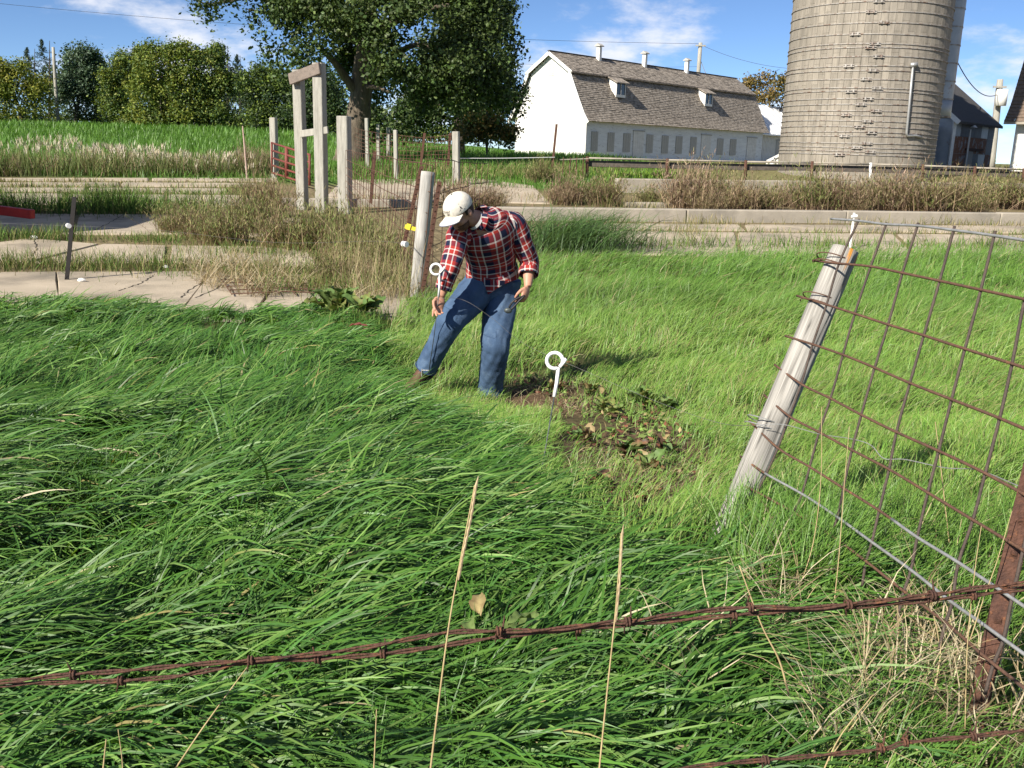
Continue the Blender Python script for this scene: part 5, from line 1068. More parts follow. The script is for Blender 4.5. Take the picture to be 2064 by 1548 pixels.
# ------------------------------------------------------------------ steel T-posts
def tpost(a, b, w_, label, m_, face=(0, -1, 0), studs=True, sp=.055, name='steel_post', group='steel T-posts', plate=False):
    a = np.asarray(a, float); b = np.asarray(b, float); ax = (b - a) / np.linalg.norm(b - a); L = np.linalg.norm(b - a); f = np.asarray(face, float); f = f - ax * (f @ ax); f /= np.linalg.norm(f); s = np.cross(ax, f)
    t = thing(name, a, label, 'steel post', group)
    mb = MB(); A = np.array([ax, s, f]); mb.box(a + ax * L / 2, (L, w_, w_ * .14), A, w_ * .03); mb.box(a + ax * L / 2 - f * w_ * .44, (L, w_ * .16, w_ * .8), A, w_ * .03); mb.build('rail', m_, t)
    if studs:
        n = int(L / sp)
        for k in range(n):
            mb = MB(); c = a + ax * (L - .04 - k * sp) + f * w_ * .07
            mb.add([c + s * w_ * .2 - ax * w_ * .28, c - s * w_ * .2 - ax * w_ * .28, c - s * w_ * .16 + ax * w_ * .15, c + s * w_ * .16 + ax * w_ * .15, c + f * w_ * .22 + s * w_ * .1, c + f * w_ * .22 - s * w_ * .1], [(0, 1, 2, 3)], [(0, 4, 1), (1, 4, 5), (1, 5, 2), (3, 0, 4), (2, 5, 3), (5, 4, 3)]); mb.build('stud', m_, t)
    return t
tb, tt_ = PD(1972, 1420, 2.05), PD(2098, 880, 2.05); tpost(tb + (tb - tt_) * .25, tt_, .043, 'rusty brown steel T-post at the right edge behind the barbed wire', M_rust, face=(-.35, -.9, .1), sp=.075)
lt0, lt1 = P(131, 596, 11.6), P(150, 397, 11.6); lt0[2] = GH(lt0[0], lt0[1]) - .2
lt = tpost(lt0, lt1, .055, 'dark steel T-post with white insulator in front of the slabs', M_tpost, studs=False)
def insul(c, parent, r=.035, d=(1, 0, 0)):
    mb = MB(); d = np.asarray(d, float); mb.tube([c - d * .035, c - d * .012, c - d * .010, c + d * .010, c + d * .012, c + d * .035], [r, r, r * .6, r * .6, r, r], 12); mb.build('insulator', M_white, parent, smooth=False)
insul(P(138, 455, 11.52), lt, .029, (.6, -.8, 0))
# ------------------------------------------------------------------ barbed wire
def barbed(label, strands, barbs, d):
    t = thing('barbed_wire', PD(*strands[0][0], d), label, 'barbed wire', 'barbed wire strands')
    for st in strands:
        p = crom([PD(a, b, d) for a, b in st], 26); s = np.r_[0, np.cumsum(np.linalg.norm(np.diff(p, axis=0), axis=1))]; tg = np.gradient(p, axis=0); tg /= np.linalg.norm(tg, axis=1)[:, None]
        x = np.cross(tg, (0, 0, 1)); x /= np.linalg.norm(x, axis=1)[:, None]; y = np.cross(x, tg)
        for ph in (0, math.pi):
            a = s / .075 * 2 * math.pi * .5 + ph; q = p + (np.cos(a)[:, None] * x + np.sin(a)[:, None] * y) * .0021
            mb = MB(); mb.tube(q, .0019, 7); mb.build('twisted_wire', M_rust, t, smooth=True)
    for (bx, by) in barbs:
        c = PD(bx, by, d); mb = MB(); a = np.linspace(0, 6.28 * 2, 26); q = c + np.stack([np.linspace(-.0045, .0045, 26), np.cos(a) * .0058, np.sin(a) * .0058], -1)
        e1 = q[0] + np.array([rng.uniform(-.004, .004), -.006, rng.choice([-1, 1]) * .019]); e2 = q[-1] + np.array([rng.uniform(-.004, .004), .006, rng.choice([-1, 1]) * .019])
        mb.tube(np.concatenate([[e1], q, [e2]]), np.r_[.0009, np.full(26, .0019), .0009], 6); mb.build('barb', M_rust, t, smooth=True)
up_ = [(-160, 1390), (0, 1375), (148, 1359), (240, 1353), (406, 1338), (506, 1331), (698, 1311), (837, 1286), (914, 1274), (1007, 1272), (1108, 1269), (1223, 1255), (1266, 1253), (1378, 1236), (1513, 1224), (1623, 1226), (1711, 1218), (1880, 1199), (1972, 1185), (2064, 1176), (2200, 1160)]
lw_ = [(-160, 1398), (0, 1381), (148, 1375), (244, 1372), (349, 1364), (436, 1348), (506, 1335), (654, 1327), (772, 1318), (895, 1301), (1007, 1284), (1166, 1267), (1266, 1259), (1378, 1249), (1480, 1240), (1587, 1231), (1711, 1224), (1843, 1213), (1961, 1200), (2064, 1187), (2200, 1172)]
barbed('rusty double barbed wire stretched across the lower third of the view', [up_], [(148, 1360), (506, 1331), (1007, 1272), (1266, 1253), (1513, 1224), (1711, 1218), (1880, 1199)], 1.35)
barbed('second rusty barbed wire twisted just under the upper one', [lw_], [(244, 1372), (772, 1318), (640, 1328), (1480, 1240), (1961, 1200), (1166, 1267)], 1.36)
barbed('lowest rusty barbed wire crossing the bottom right corner', [[(1250, 1566), (1440, 1541), (1587, 1528), (1777, 1510), (1825, 1497), (1961, 1484), (2064, 1472), (2200, 1455)]], [(1545, 1532), (1777, 1508), (1825, 1496), (1962, 1484)], 1.42)

# ------------------------------------------------------------------ tall timber gateway
gz = lambda p: (p[0], p[1], GH(p[0], p[1]) - .2)
gate = thing('timber_gateway', (*P(628, 410, 21)[:2], GH(*P(628, 410, 21)[:2])), 'tall weathered timber gateway of two posts and a slanting top beam', 'gateway')
M_tim = M_oldwood
for (a, b, y, w_) in (((610, 400), (601, 141), 21.5, .21), ((649, 414), (643, 127), 21.0, .225)):
    p0, p1 = P(*a, y), P(*b, y); p0[2] = GH(p0[0], p0[1]) - .2; mb = MB(); mb.bar(p0, p1, w_, w_, up=(.3, 1, 0), bev=.012); mb.build('post', M_tim, gate)
mb = MB(); mb.bar(P(584, 160, 21.35), P(645, 137, 20.8), .07, .24, bev=.01); mb.build('top_beam', mat('brown_plank', (.22, .18, .15), (.15, .125, .105), 12, .85, .4, 40), gate)
mb = MB(); mb.bar(P(606, 270, 21.36), P(661, 262, 20.84), .05, .15, bev=.008); mb.build('cross_brace', M_tim, gate)
def sq_post(a, b, y, w_, label, m_=None):
    p0, p1 = P(*a, y), P(*b, y); p0[2] = GH(p0[0], p0[1]) - .3; mb = MB(); mb.bar(p0, p1, w_, w_, up=(.25, 1, 0), bev=.014)
    return mb.build('wooden_post', m_ or M_tim, label=label, cat='fence post', group='wooden fence posts')
sq_post((696, 408), (693, 234), 20.9, .25, 'lone square grey post where the mesh fence starts')
sq_post((554, 345), (551, 237), 30.5, .2, 'pale square post holding the hinge side of the red gate')
# red tube gate
rg = thing('tube_gate', P(585, 350, 29), 'open rust-red tubular steel farm gate by the pale post', 'gate')
A0, A1, B0_, B1 = P(548, 288, 30.3), P(548, 348, 30.3), P(624, 312, 27), P(624, 372, 27)
for k in range(5):
    f = k / 4; mb = MB(); mb.tube([A0 + (A1 - A0) * f, B0_ + (B1 - B0_) * f], .032, 8); mb.build('rail', M_gatered, rg, smooth=True)
for f in (0, .42, 1.0):
    mb = MB(); mb.tube([A0 + (B0_ - A0) * f + [0, 0, .03], A1 + (B1 - A1) * f - [0, 0, .03]], .036 if f != .42 else .06, 8); mb.build('upright', M_gatered, rg, smooth=True)
# round pale post with the steel posts tied to it
rp0, rp1 = P(834, 612, 11.3), P(863, 346, 11.3); rp0[2] -= .3
V, Q_, T_, C, U = wood_post(rp0, rp1, .088, False, 40, 36, 5); ob('wooden_post', mesh_np('wooden_post', V, Q_, T_, M_lean, True, C * np.array([1.15, 1.17, 1.2]), U), None, 'round whitish post leaning behind the man with mesh on it', 'fence post', 'wooden fence posts')
tpost(P(815, 490, 11.5), P(850, 335, 11.5), .05, 'rust-brown steel post leaning left of the round whitish post', M_rust, sp=.06)
tB = tpost(P(846, 625, 11.0), P(886, 366, 11.0), .055, 'rusty studded steel post leaning just right of the round whitish post', M_rust, sp=.075)
tpost(P(747, 410, 17), P(756, 305, 17), .06, 'rusty steel post in the middle of the mesh fence', M_rust, studs=False)
mb = MB(); c = P(827, 459, 10.95); mb.box(c, (.13, .01, .045), np.array([[.97, 0, -.24], [0, 1, 0], [.24, 0, .97]])); mb.box(c + [-.02, -.012, .012], (.05, .01, .07), np.array([[.97, 0, -.24], [0, 1, 0], [.24, 0, .97]])); mb.build('flag_tag', mat('yellow_tag', (.75, .62, .05), (.65, .52, .04), 20, .6), label='small yellow plastic tag tied beside the round whitish post', cat='tag')
it = thing('fence_insulator', P(816, 492, 10.9), 'white ring insulator on the wire left of the round whitish post', 'insulator'); insul(P(816, 492, 10.9), it, .034, (.7, -.7, 0))
mb = MB(); mb.tube([P(816, 492, 10.9), P(830, 494, 11.3)], .006, 6); mb.build('bracket', M_rust, it)
# mesh fences
def meshfence(label, at_, ab_, bt_, bb_, nv, nh, r, m_=None, sag=0.0, loc=None):
    t = thing('mesh_fence', ab_, label, 'mesh fence', 'woven wire fences')
    for k in range(nh):
        f = (k / (nh - 1)) ** .85; a, b = at_ + (ab_ - at_) * f, bt_ + (bb_ - bt_) * f; u = np.linspace(0, 1, 12)[:, None]; p = a + (b - a) * u; p[:, 2] -= sag * 4 * (u * (1 - u))[:, 0] * (1 - f); p += rng.normal(0, .008, p.shape)
        mb = MB(); mb.tube(p, r * 1.1, 4, cap=False); mb.build('line_wire', m_ or M_rustwire, t)
    for k in range(nv):
        f = k / (nv - 1); a, b = at_ + (bt_ - at_) * f, ab_ + (bb_ - ab_) * f; a = a - np.array([0, 0, sag * 4 * f * (1 - f)]); mb = MB(); mb.tube([a, (a + b) / 2 + rng.normal(0, .012, 3), b], r, 4, cap=False); mb.build('stay_wire', m_ or M_rustwire, t)
meshfence('rusty woven mesh fence between the lone square post and round whitish post', P(697, 303, 20.7), P(697, 402, 20.7), P(872, 333, 11.15), P(844, 606, 11.15), 30, 8, .0052)
meshfence('short piece of mesh fence behind the man in the cap', P(878, 322, 11.2), P(868, 590, 11.2), P(985, 330, 15.5), P(970, 470, 15.5), 8, 6, .005)
# far paddock fence under the oak
for (a, b, y, w_, lb) in (((799, 332), (797, 262), 30.5, .12, 'slim pale post in the middle of the paddock fence under the oak'), ((921, 332), (919, 265), 30.0, .2, 'thick pale corner post of the paddock fence nearest the barn'), ((741, 290), (739, 238), 37, .13, 'pale post beside the oak trunk'),
                          ((763, 290), (762, 250), 40, .13, 'greyish post second right of the oak trunk'), ((783, 285), (783, 257), 44, .15, 'short white post farthest under the oak')): sq_post(a, b, y, w_, lb)
for (a, b, y, lb) in (((848, 333), (856, 268), 30.2, 'rusty thin post left of the thick corner post'), ((903, 333), (908, 268), 30.1, 'rusty thin post close beside the thick corner post'), ((1113, 338), (1122, 250), 32, 'rusty stake standing alone before the barn gable')): tpost(P(*a, y), P(*b, y), .08, lb, M_rust, studs=False)
meshfence('woven wire paddock fence under the oak, right part', P(797, 271, 30.5), P(799, 328, 30.5), P(919, 267, 30), P(921, 328, 30), 18, 7, .007, sag=.12)
meshfence('woven wire paddock fence under the oak, left part', P(716, 258, 36), P(716, 296, 36), P(797, 271, 30.6), P(799, 328, 30.6), 12, 6, .007, sag=.05)
mb = MB(); mb.tube(crom([P(921, 319, 30), P(1010, 319, 31), P(1118, 317, 32)], 6), .012, 5); mb.build('rope_line', M_white, label='white rope line from the thick corner post to the rusty stake', cat='rope')
mb = MB(); mb.tube([gz(P(498, 350, 30.5)), P(489, 254, 30.5)], [.03, .02], 7); mb.build('stake', mat('pinkish_stake', (.5, .36, .30), (.42, .3, .25), 10, .8), label='thin pinkish stake at the right end of the seeding weeds', cat='stake')
# pipe-and-plank bunk fence
bf_ = thing('bunk_fence', (*P(1600, 365, 33.5)[:2], 1.2), 'long pipe rail fence with dark planks above the concrete bunk', 'fence')
RL = [(1184, 318.5), (1345, 322.5), (1503, 326), (1637, 328), (1755, 331), (1860, 334), (1965, 338), (2064, 342), (2200, 348)]
rl = [P(a, b, 33.6) for a, b in RL]
for a, b, pa2, pb2 in zip(rl[:-1], rl[1:], RL[:-1], RL[1:]):
    mb = MB(); mb.tube([a, b], .032, 8); mb.build('pipe_rail', M_kerb, bf_, smooth=True)
    a2, b2 = P(pa2[0] + 3, pa2[1] + 11, 33.75), P(pb2[0] - 3, pb2[1] + 10 + rng.uniform(-1, 2), 33.75); mb = MB(); mb.bar(a2, b2, .05, .22, bev=.01); mb.build('plank', M_darkwood, bf_)
for i, (a, b) in enumerate(RL[:-1]):
    p1 = P(a, b - 3, 33.6); p0 = P(a - 1, b + 40, 33.6); mb = MB(); mb.tube([p0, p1], .055 if i != 4 else .05, 8); mb.build('post', M_white if i == 4 else M_rust, bf_, smooth=True)
rods = thing('rod_fence', P(1160, 350, 33.4), 'short row of thin rusty upright rods at the end of the pipe fence', 'rod fence')
for px in (1136, 1150, 1163, 1176): mb = MB(); mb.tube([P(px - 2, 352, 33.4), P(px, 317, 33.4)], .022, 6); mb.build('rod', M_rust, rods)
mb = MB(); mb.tube([P(1128, 322, 33.4), P(1186, 320, 33.4)], .02, 6); mb.build('top_rod', M_kerb, rods)
fs = thing('fiberglass_post', (*P(1712, 505, 17)[:2], GH(*P(1712, 505, 17)[:2])), 'white insulated post whose tip shows above the panel corner', 'post'); mb = MB(); mb.tube([gz(P(1712, 505, 17)), P(1722, 429, 17)], .022, 8); mb.build('rod', M_white, fs); mb = MB(); mb.tube([P(1716, 437, 16.98), P(1728, 435, 16.98)], .024, 8); mb.build('clip', M_white, fs)
# electric wire
mb = MB(); ew = [P(-120, 446, 12), P(138, 455, 11.5), P(320, 464, 11.4), P(560, 489, 11.2), P(815, 492, 10.9), P(850, 590, 9.2), P(874, 600, 6.42), P(932, 604, 6.30), P(990, 640, 6.28), P(1060, 695, 6.3), P(1180, 748, 6.1), P(1300, 800, 5.4), P(1440, 850, 4.2), P(1536, 858, 3.3)]
mb.tube(crom(ew, 8), .0011, 5); mb.build('electric_wire', mat('grey_wire', (.22, .21, .20), (.16, .15, .14), 9, .5, metal=.3), label='thin electric fence wire strung past the man towards the leaning post', cat='wire')
# grid of reinforcing mesh lying on the slab
rm = thing('mesh_sheet', G(540, 585), 'rusty reinforcing mesh sheet lying flat on the slab edge', 'mesh sheet')
c4 = [G(440, 568), G(650, 572), G(690, 604), G(468, 604)]
for k in range(8):
    f = k / 7; mb = MB(); a, b = c4[0] + (c4[1] - c4[0]) * f, c4[3] + (c4[2] - c4[3]) * f; mb.tube([a + [0, 0, .06], (a + b) / 2 + [rng.normal(0, .03), 0, .09], b + [0, 0, .06]], .007, 5); mb.build('bar', M_rustwire, rm)
for k in range(6):
    f = k / 5; mb = MB(); a, b = c4[0] + (c4[3] - c4[0]) * f, c4[1] + (c4[2] - c4[1]) * f; mb.tube([a + [0, 0, .067], (a + b) / 2 + [0, rng.normal(0, .02), .095], b + [0, 0, .067]], .007, 5); mb.build('bar', M_rustwire, rm)
# red wagon, mostly out of frame, with an unseen box sized to shade the slabs
wg = thing('farm_wagon', (-12.5, 14.8, GH(-12.5, 14.8)), 'red farm wagon drawbar poking in at the left edge', 'wagon')
wz0 = GH(-12, 15); mb = MB()
mb.box((-12.55, 14.9, wz0 + 2.1), (4.6, 2.9, 2.4), None, .03); mb.build('box', M_red, wg)
for k in range(6): mb = MB(); mb.box((-14.6 + k * .82, 13.43, wz0 + 1.75), (.08, .06, 1.66)); mb.build('stake', M_red, wg)
for sx_ in (-14.0, -11.2):
    for sy_ in (13.7, 16.1):
        mb = MB(); mb.tube([(sx_, sy_ - .12, wz0 + .42), (sx_, sy_ + .12, wz0 + .42)], .42, 20); mb.build('wheel', M_tpost, wg, smooth=False)
mb = MB(); mb.bar((-14.6, 14.9, wz0 + .8), (-10.4, 14.9, wz0 + .8), .3, .2); mb.build('chassis', M_red, wg)
mb = MB(); mb.bar((-10.6, 14.9, wz0 + .75), P(-20, 421, 16.0), .16, .18); d0, d1 = P(-22, 421, 16.0), P(66, 432, 15.9); mb.bar(d0, d1, .14, .15, bev=.01); mb.build('drawbar', M_red, wg)
# stones on the slabs
for (px, py, s, lb) in ((69, 485, .06, 'small white stone at the grass edge of the left slab'), (335, 545, .045, 'white scrap of rubble on the near slab'), (165, 573, .05, 'pale crumpled leaf lying where lush grass meets slab')):
    g = G(px, py); mb = MB(); th = np.linspace(0, math.pi, 6); V = []; 
    for a in th: V += [(math.sin(a) * math.cos(b) * s * rng.uniform(.75, 1.2), math.sin(a) * math.sin(b) * s * .7 * rng.uniform(.75, 1.2), math.cos(a) * s * .55 + s * .4) for b in np.arange(8) * .785]
    mb.add(np.array(V) + g + [0, 0, .03], [(i * 8 + j, i * 8 + (j + 1) % 8, (i + 1) * 8 + (j + 1) % 8, (i + 1) * 8 + j) for i in range(5) for j in range(8)]); mb.build('stone', M_whitepaint, label=lb, cat='stone')

# ------------------------------------------------------------------ pigtail step-in posts
M_rod = mat('dark_rod', (.10, .115, .11), (.06, .07, .07), 30, .5, metal=.4)
def pigtail(label, base, neck, top, lc, R, tail, d):
    """rod base->neck, white sleeve neck->top, loop centred lc, tail"""
    t = thing('pigtail_post', base, label, 'step-in post', 'white pigtail posts')
    base, neck, top, lc, tail = map(lambda q: np.asarray(q, float), (base, neck, top, lc, tail))
    mb = MB(); mb.tube([base, base * .5 + neck * .5 + [.004, 0, 0], neck], .0030, 7); mb.build('rod', M_rod, t, smooth=True)
    ex = RT; ey = UP; v = top - lc; a0 = math.atan2(v @ ey, v @ ex); a = a0 - np.linspace(0, 2 * math.pi * .97, 30)
    loop = lc + (np.cos(a) * R)[:, None] * ex + (np.sin(a) * R)[:, None] * ey - FW[None] * np.linspace(0, .02, 30)[:, None]
    mb = MB(); mb.tube(np.concatenate([[neck, neck * .5 + top * .5], loop, [tail]]), .0085, 9); mb.build('loop', M_white, t, smooth=True)
    mb = MB(); mb.tube([base + [-.05, 0, .02], base + [.01, 0, .02]], .004, 6); mb.tube([base + [-.05, 0, .03], base + [-.05, 0, -.10]], .004, 6); mb.build('foot_spike', M_galv, t)
pigtail('white pigtail post standing alone in the grass before the man', PD(1074, 1036, 4.2), PD(1117, 800, 4.2), PD(1127, 744, 4.2), PD(1118, 727, 4.2), .036, PD(1141, 723, 4.17), 4.2)
# ================================================================== THE MAN
def crom1(v, m_): return crom(np.asarray(v, float).reshape(len(v), -1), m_)
def loft(secs, ref, m_=6, nc=28, wr=0.0, wf=(14, 9), seed=0, cap=True, sq=2.0, wr2=0.0):
    """secs: (centre, rx, ry) ; ref = lateral direction; returns V,Q,T,U in metres"""
    data = crom1([[*c, rx, ry] for c, rx, ry in secs], m_); c = data[:, :3]; k = len(c); tg = np.gradient(c, axis=0); tg /= np.linalg.norm(tg, axis=1)[:, None]
    ref = np.asarray(ref, float); th = np.arange(nc) / nc * 2 * math.pi; s = np.r_[0, np.cumsum(np.linalg.norm(np.diff(c, axis=0), axis=1))]; V = []; U = []
    for i in range(k):
        x = ref - tg[i] * (ref @ tg[i]); x /= np.linalg.norm(x); y = np.cross(tg[i], x)
        cx, sy = np.cos(th), np.sin(th); cx = np.sign(cx) * np.abs(cx) ** (2 / sq); sy = np.sign(sy) * np.abs(sy) ** (2 / sq)
        f = 1 + (wr * (fbm(np.cos(th) * 1.2 * wf[0] * .1 + s[i] * wf[1] + 40, np.sin(th) * 1.2 * wf[0] * .1 + s[i] * 3 + 40, 1, seed, 3) - .44) * 2 if wr else 0)
        if wr2: f = f + wr2 * np.sin(s[i] * 2 * math.pi / .07 + 2.5 * np.cos(th + seed) + 2 * vnoise(th * 1.5, th * 0 + s[i] * 6, 1, seed))
        V.append(c[i] + (cx * data[i, 3] * f)[:, None] * x + (sy * data[i, 4] * f)[:, None] * y); per = math.pi * (np.mean(data[:, 3]) + np.mean(data[:, 4])); U.append(np.stack([th / (2 * math.pi) * per, np.full(nc, s[i])], -1))
    V = np.concatenate(V); U = np.concatenate(U); Q = [(i * nc + j, i * nc + (j + 1) % nc, (i + 1) * nc + (j + 1) % nc, (i + 1) * nc + j) for i in range(k - 1) for j in range(nc)]; T = []
    if cap:
        V = np.concatenate([V, c[:1], c[-1:]]); U = np.concatenate([U, [[0, 0]], [[0, s[-1]]]]); b = k * nc
        T = [(b, (j + 1) % nc, j) for j in range(nc)] + [(b + 1, (k - 1) * nc + j, (k - 1) * nc + (j + 1) % nc) for j in range(nc)]
    return V, Q, T, U
def ell(c, r, A, nu=10, nv=14):
    th = np.linspace(0, math.pi, nu); V = []
    for a in th: V += [(math.sin(a) * math.cos(b), math.sin(a) * math.sin(b), math.cos(a)) for b in np.arange(nv) * 2 * math.pi / nv]
    V = (np.array(V) * np.asarray(r)) @ A + np.asarray(c); return V, [(i * nv + j, (i + 1) * nv + j, (i + 1) * nv + (j + 1) % nv, i * nv + (j + 1) % nv) for i in range(nu - 1) for j in range(nv)]
def unit(v): v = np.asarray(v, float); return v / np.linalg.norm(v)
LAT = unit((.97, .24, .06))
hipL, kneeL, ankL = P(1012, 580, 6.86), P(999, 690, 6.66), P(988, 790, 6.82)
hipR, kneeR, ankR = P(966, 580, 6.80), P(908, 648, 6.50), P(861, 737, 6.60)
pel, mid, che, nek = P(992, 572, 6.86), P(990, 515, 6.74), P(980, 468, 6.58), P(964, 442, 6.47)
shR, elR, wrR = P(926, 472, 6.50), P(908, 538, 6.40), P(889, 597, 6.36)
shL, elL, wrL = P(1034, 452, 6.66), P(1067, 526, 6.74), P(1064, 578, 6.62)
hUP = unit((-.42, -.36, .83)); hF = np.array([-.50, -.58, -.64]); hF = unit(hF - hUP * (hF @ hUP)); hL = np.cross(hUP, hF); HA = np.array([hF, hL, hUP]); HC = P(928, 428, 6.39)
hp = lambda x, y, z: HC + hF * x + hL * y + hUP * z
body = MB()
def addl(mb, L_, uv=True): mb.add(L_[0], L_[1], L_[2], L_[3])
# trunk and limbs (mostly under the clothes), head, neck
addl(body, loft([(pel, .15, .10), (mid, .145, .10), (che, .165, .10), (nek * .6 + che * .4, .12, .08), (nek, .062, .062), (nek * .5 + hp(-.03, 0, -.06) * .5, .058, .06), (hp(-.01, 0, -.03), .058, .06)], LAT, 5, 24))
for h, k_, a in ((hipL, kneeL, ankL), (hipR, kneeR, ankR)): addl(body, loft([(h + [0, 0, .03], .08, .08), (h * .5 + k_ * .5, .075, .075), (k_, .055, .06), (k_ * .5 + a * .5, .052, .055), (a, .038, .04), (a - [0, 0, .06], .036, .045)], LAT, 4, 18))
for s, e, w_ in ((shR, elR, wrR), (shL, elL, wrL)): addl(body, loft([(s * .7 + che * .3, .06, .06), (s, .058, .058), (s * .5 + e * .5, .05, .05), (e, .042, .044), (e * .55 + w_ * .45, .043, .041), (w_ * .9 + e * .1, .030, .027), (w_, .029, .025)], LAT, 4, 18))
for c, r in ((hp(-.005, 0, .025), (.098, .076, .105)), (hp(.035, 0, -.055), (.058, .056, .060)), (hp(.055, 0, -.09), (.034, .036, .030)), (hp(.094, 0, -.02), (.020, .013, .030)), (hp(.086, 0, .012), (.016, .042, .012)), (hp(.088, 0, -.062), (.014, .024, .014)), (hp(.060, .042, -.03), (.028, .02, .024)), (hp(.060, -.042, -.03), (.028, .02, .024))):
    V, Q_ = ell(c, r, HA); body.add(V, Q_)
for sg in (-1, 1):
    V, Q_ = ell(hp(-.012, sg * .080, -.012), (.020, .010, .032), HA); body.add(V, Q_)
def hand(mb, wrist, down, palmn, width, curl, tip=None, thumb=1):
    """down: direction of the fingers, palmn: palm normal, width: towards the little finger; curl list of total bend per finger"""
    d = unit(down); w_ = unit(width - d * (np.asarray(width) @ d)); n_ = np.cross(d, w_); n_ = n_ if n_ @ np.asarray(palmn) > 0 else -n_
    A = np.array([w_, n_, d]); V, Q_ = ell(wrist + d * .048, (.041, .019, .056), A); mb.add(V, Q_); V, Q_ = ell(wrist + d * .075, (.041, .015, .022), A); mb.add(V, Q_)
    for f, (off, L_, r) in enumerate(((-.029, .078, .0092), (-.0095, .086, .0095), (.0105, .080, .0090), (.029, .062, .0080))):
        p = wrist + d * .082 + w_ * off; pts = [p - d * .03, p]; ang = 0.
        for sgm, fr in enumerate((.45, .31, .24)):
            ang += curl[f] * (.28, .42, .30)[sgm]; p = p + (d * math.cos(ang) + n_ * math.sin(ang) + w_ * off * 1.2) * L_ * fr; pts.append(p)
        mb.tube(pts, [r, r * 1.05, r, r * .93, r * .75], 8); V, Q_ = ell(pts[-1], (r * .75,) * 3, A, 6, 8); mb.add(V, Q_)
    t0 = wrist + d * .02 - w_ * .026; t1 = wrist + d * .052 - w_ * .048 + n_ * .016; t2 = t1 + d * .030 + n_ * .020 * thumb + w_ * .004; t3 = t2 + d * .022 + n_ * .016 * thumb + w_ * .012
    mb.tube([t0, t1, t2, t3], [.015, .0125, .0105, .0085], 8); V, Q_ = ell(t3, (.0085,) * 3, A, 6, 8); mb.add(V, Q_)
dR = unit(P(880, 632, 6.33) - wrR); hand(body, wrR, dR, (.35, -.9, 0), (.85, .35, 0), [.75, 1.25, 1.6, 1.8])
dL = unit(P(1052, 612, 6.57) - wrL); hand(body, wrL, dL, (-.75, .6, 0), (.55, .8, 0), [1.3, 1.7, 1.9, 2.0])
tmp = bpy.data.objects.new('tmp', body.mesh('tmp', None)); COL.objects.link(tmp)
rm_ = tmp.modifiers.new('r', 'REMESH'); rm_.mode = 'VOXEL'; rm_.voxel_size = .0056; rm_.use_smooth_shade = True
sm_ = tmp.modifiers.new('s', 'SMOOTH'); sm_.factor = .5; sm_.iterations = 3
bme = bpy.data.meshes.new_from_object(tmp.evaluated_get(bpy.context.evaluated_depsgraph_get())); bpy.data.objects.remove(tmp)
M_skin = mat('skin', (.50, .27, .18), (.42, .205, .135), 25, .5, .08, 180, spec=.35); bme.materials.clear(); bme.materials.append(M_skin); bme.name = 'person'
man = ob('person', bme, None, 'man in white cap, red plaid shirt and jeans bending to set a post', 'person')
# ---- jeans
M_denim = mat('denim', (.070, .120, .205), (.042, .075, .140), 7, .85, .35, 260, c3=(.13, .19, .28), s3=5, f3=(.52, .76), spec=.2)
M_denimseam = mat('denim_seam', (.035, .065, .14), None, 20, .9)
jeans = ob('jeans', None, man)
gx_ = P(985, 600, 6.80)
legs = [([(hipL + [0, 0, .06], .135, .125), (hipL - [0, 0, .03], .128, .125), (hipL * .6 + kneeL * .4, .122, .12), (kneeL + [0, 0, .03], .108, .108), (kneeL - [0, 0, .05], .104, .104), (kneeL * .5 + ankL * .5, .098, .098), (ankL + [0, 0, .06], .094, .094), (ankL - [0, 0, .035], .100, .100), (ankL - [0, 0, .075], .096, .098)], 2), ([(hipR + [.03, .02, .06], .13, .12), (hipR + [.0, -.02, .0], .132, .13), (hipR * .55 + kneeR * .45, .118, .118), (kneeR + unit(hipR - kneeR) * .04, .103, .103), (kneeR * .9 + ankR * .1, .10, .10), (kneeR * .5 + ankR * .5, .088, .088), (kneeR * .15 + ankR * .85, .080, .080), (ankR, .080, .082), (ankR - unit(kneeR - ankR) * .03, .078, .080)], 5)]
for secs, sd_ in legs:
    L_ = loft(secs, LAT, 12, 56, .13, (16, 6), sd_, wr2=.012); mb = MB(); addl(mb, L_); mb.build('trouser_leg', M_denim, None, True, uv=True).parent = jeans
L_ = loft([(P(993, 548, 6.82), .16, .115), (P(993, 562, 6.84), .175, .135), (P(990, 582, 6.84), .185, .145), (P(987, 600, 6.82), .17, .135), (P(985, 614, 6.80), .10, .10)], LAT, 6, 40, .06, (12, 6), 3); mb = MB(); addl(mb, L_); mb.build('seat', M_denim, None, True, uv=True).parent = jeans
for c_, r_, d_ in ((ankL - [0, 0, .066], .1005, np.array([0, 0, 1.])), (ankR - unit(kneeR - ankR) * .022, .0825, unit(kneeR - ankR))):
    mb = MB(); x_ = unit(np.cross(d_, (0, 1, 0))); y_ = np.cross(d_, x_); a_ = np.linspace(0, 6.283, 30); mb.tube([c_ + math.cos(q) * x_ * r_ + math.sin(q) * y_ * r_ for q in a_], .004, 5); o = mb.build('hem', M_denimseam, None); o.parent = jeans
# pocket seams, fly and hem stitching
def seam(pts, r=.0028, nm='seam', m_=None): mb = MB(); mb.tube(crom(pts, 5), r, 5); o = mb.build(nm, m_ or M_denimseam, None); o.parent = jeans
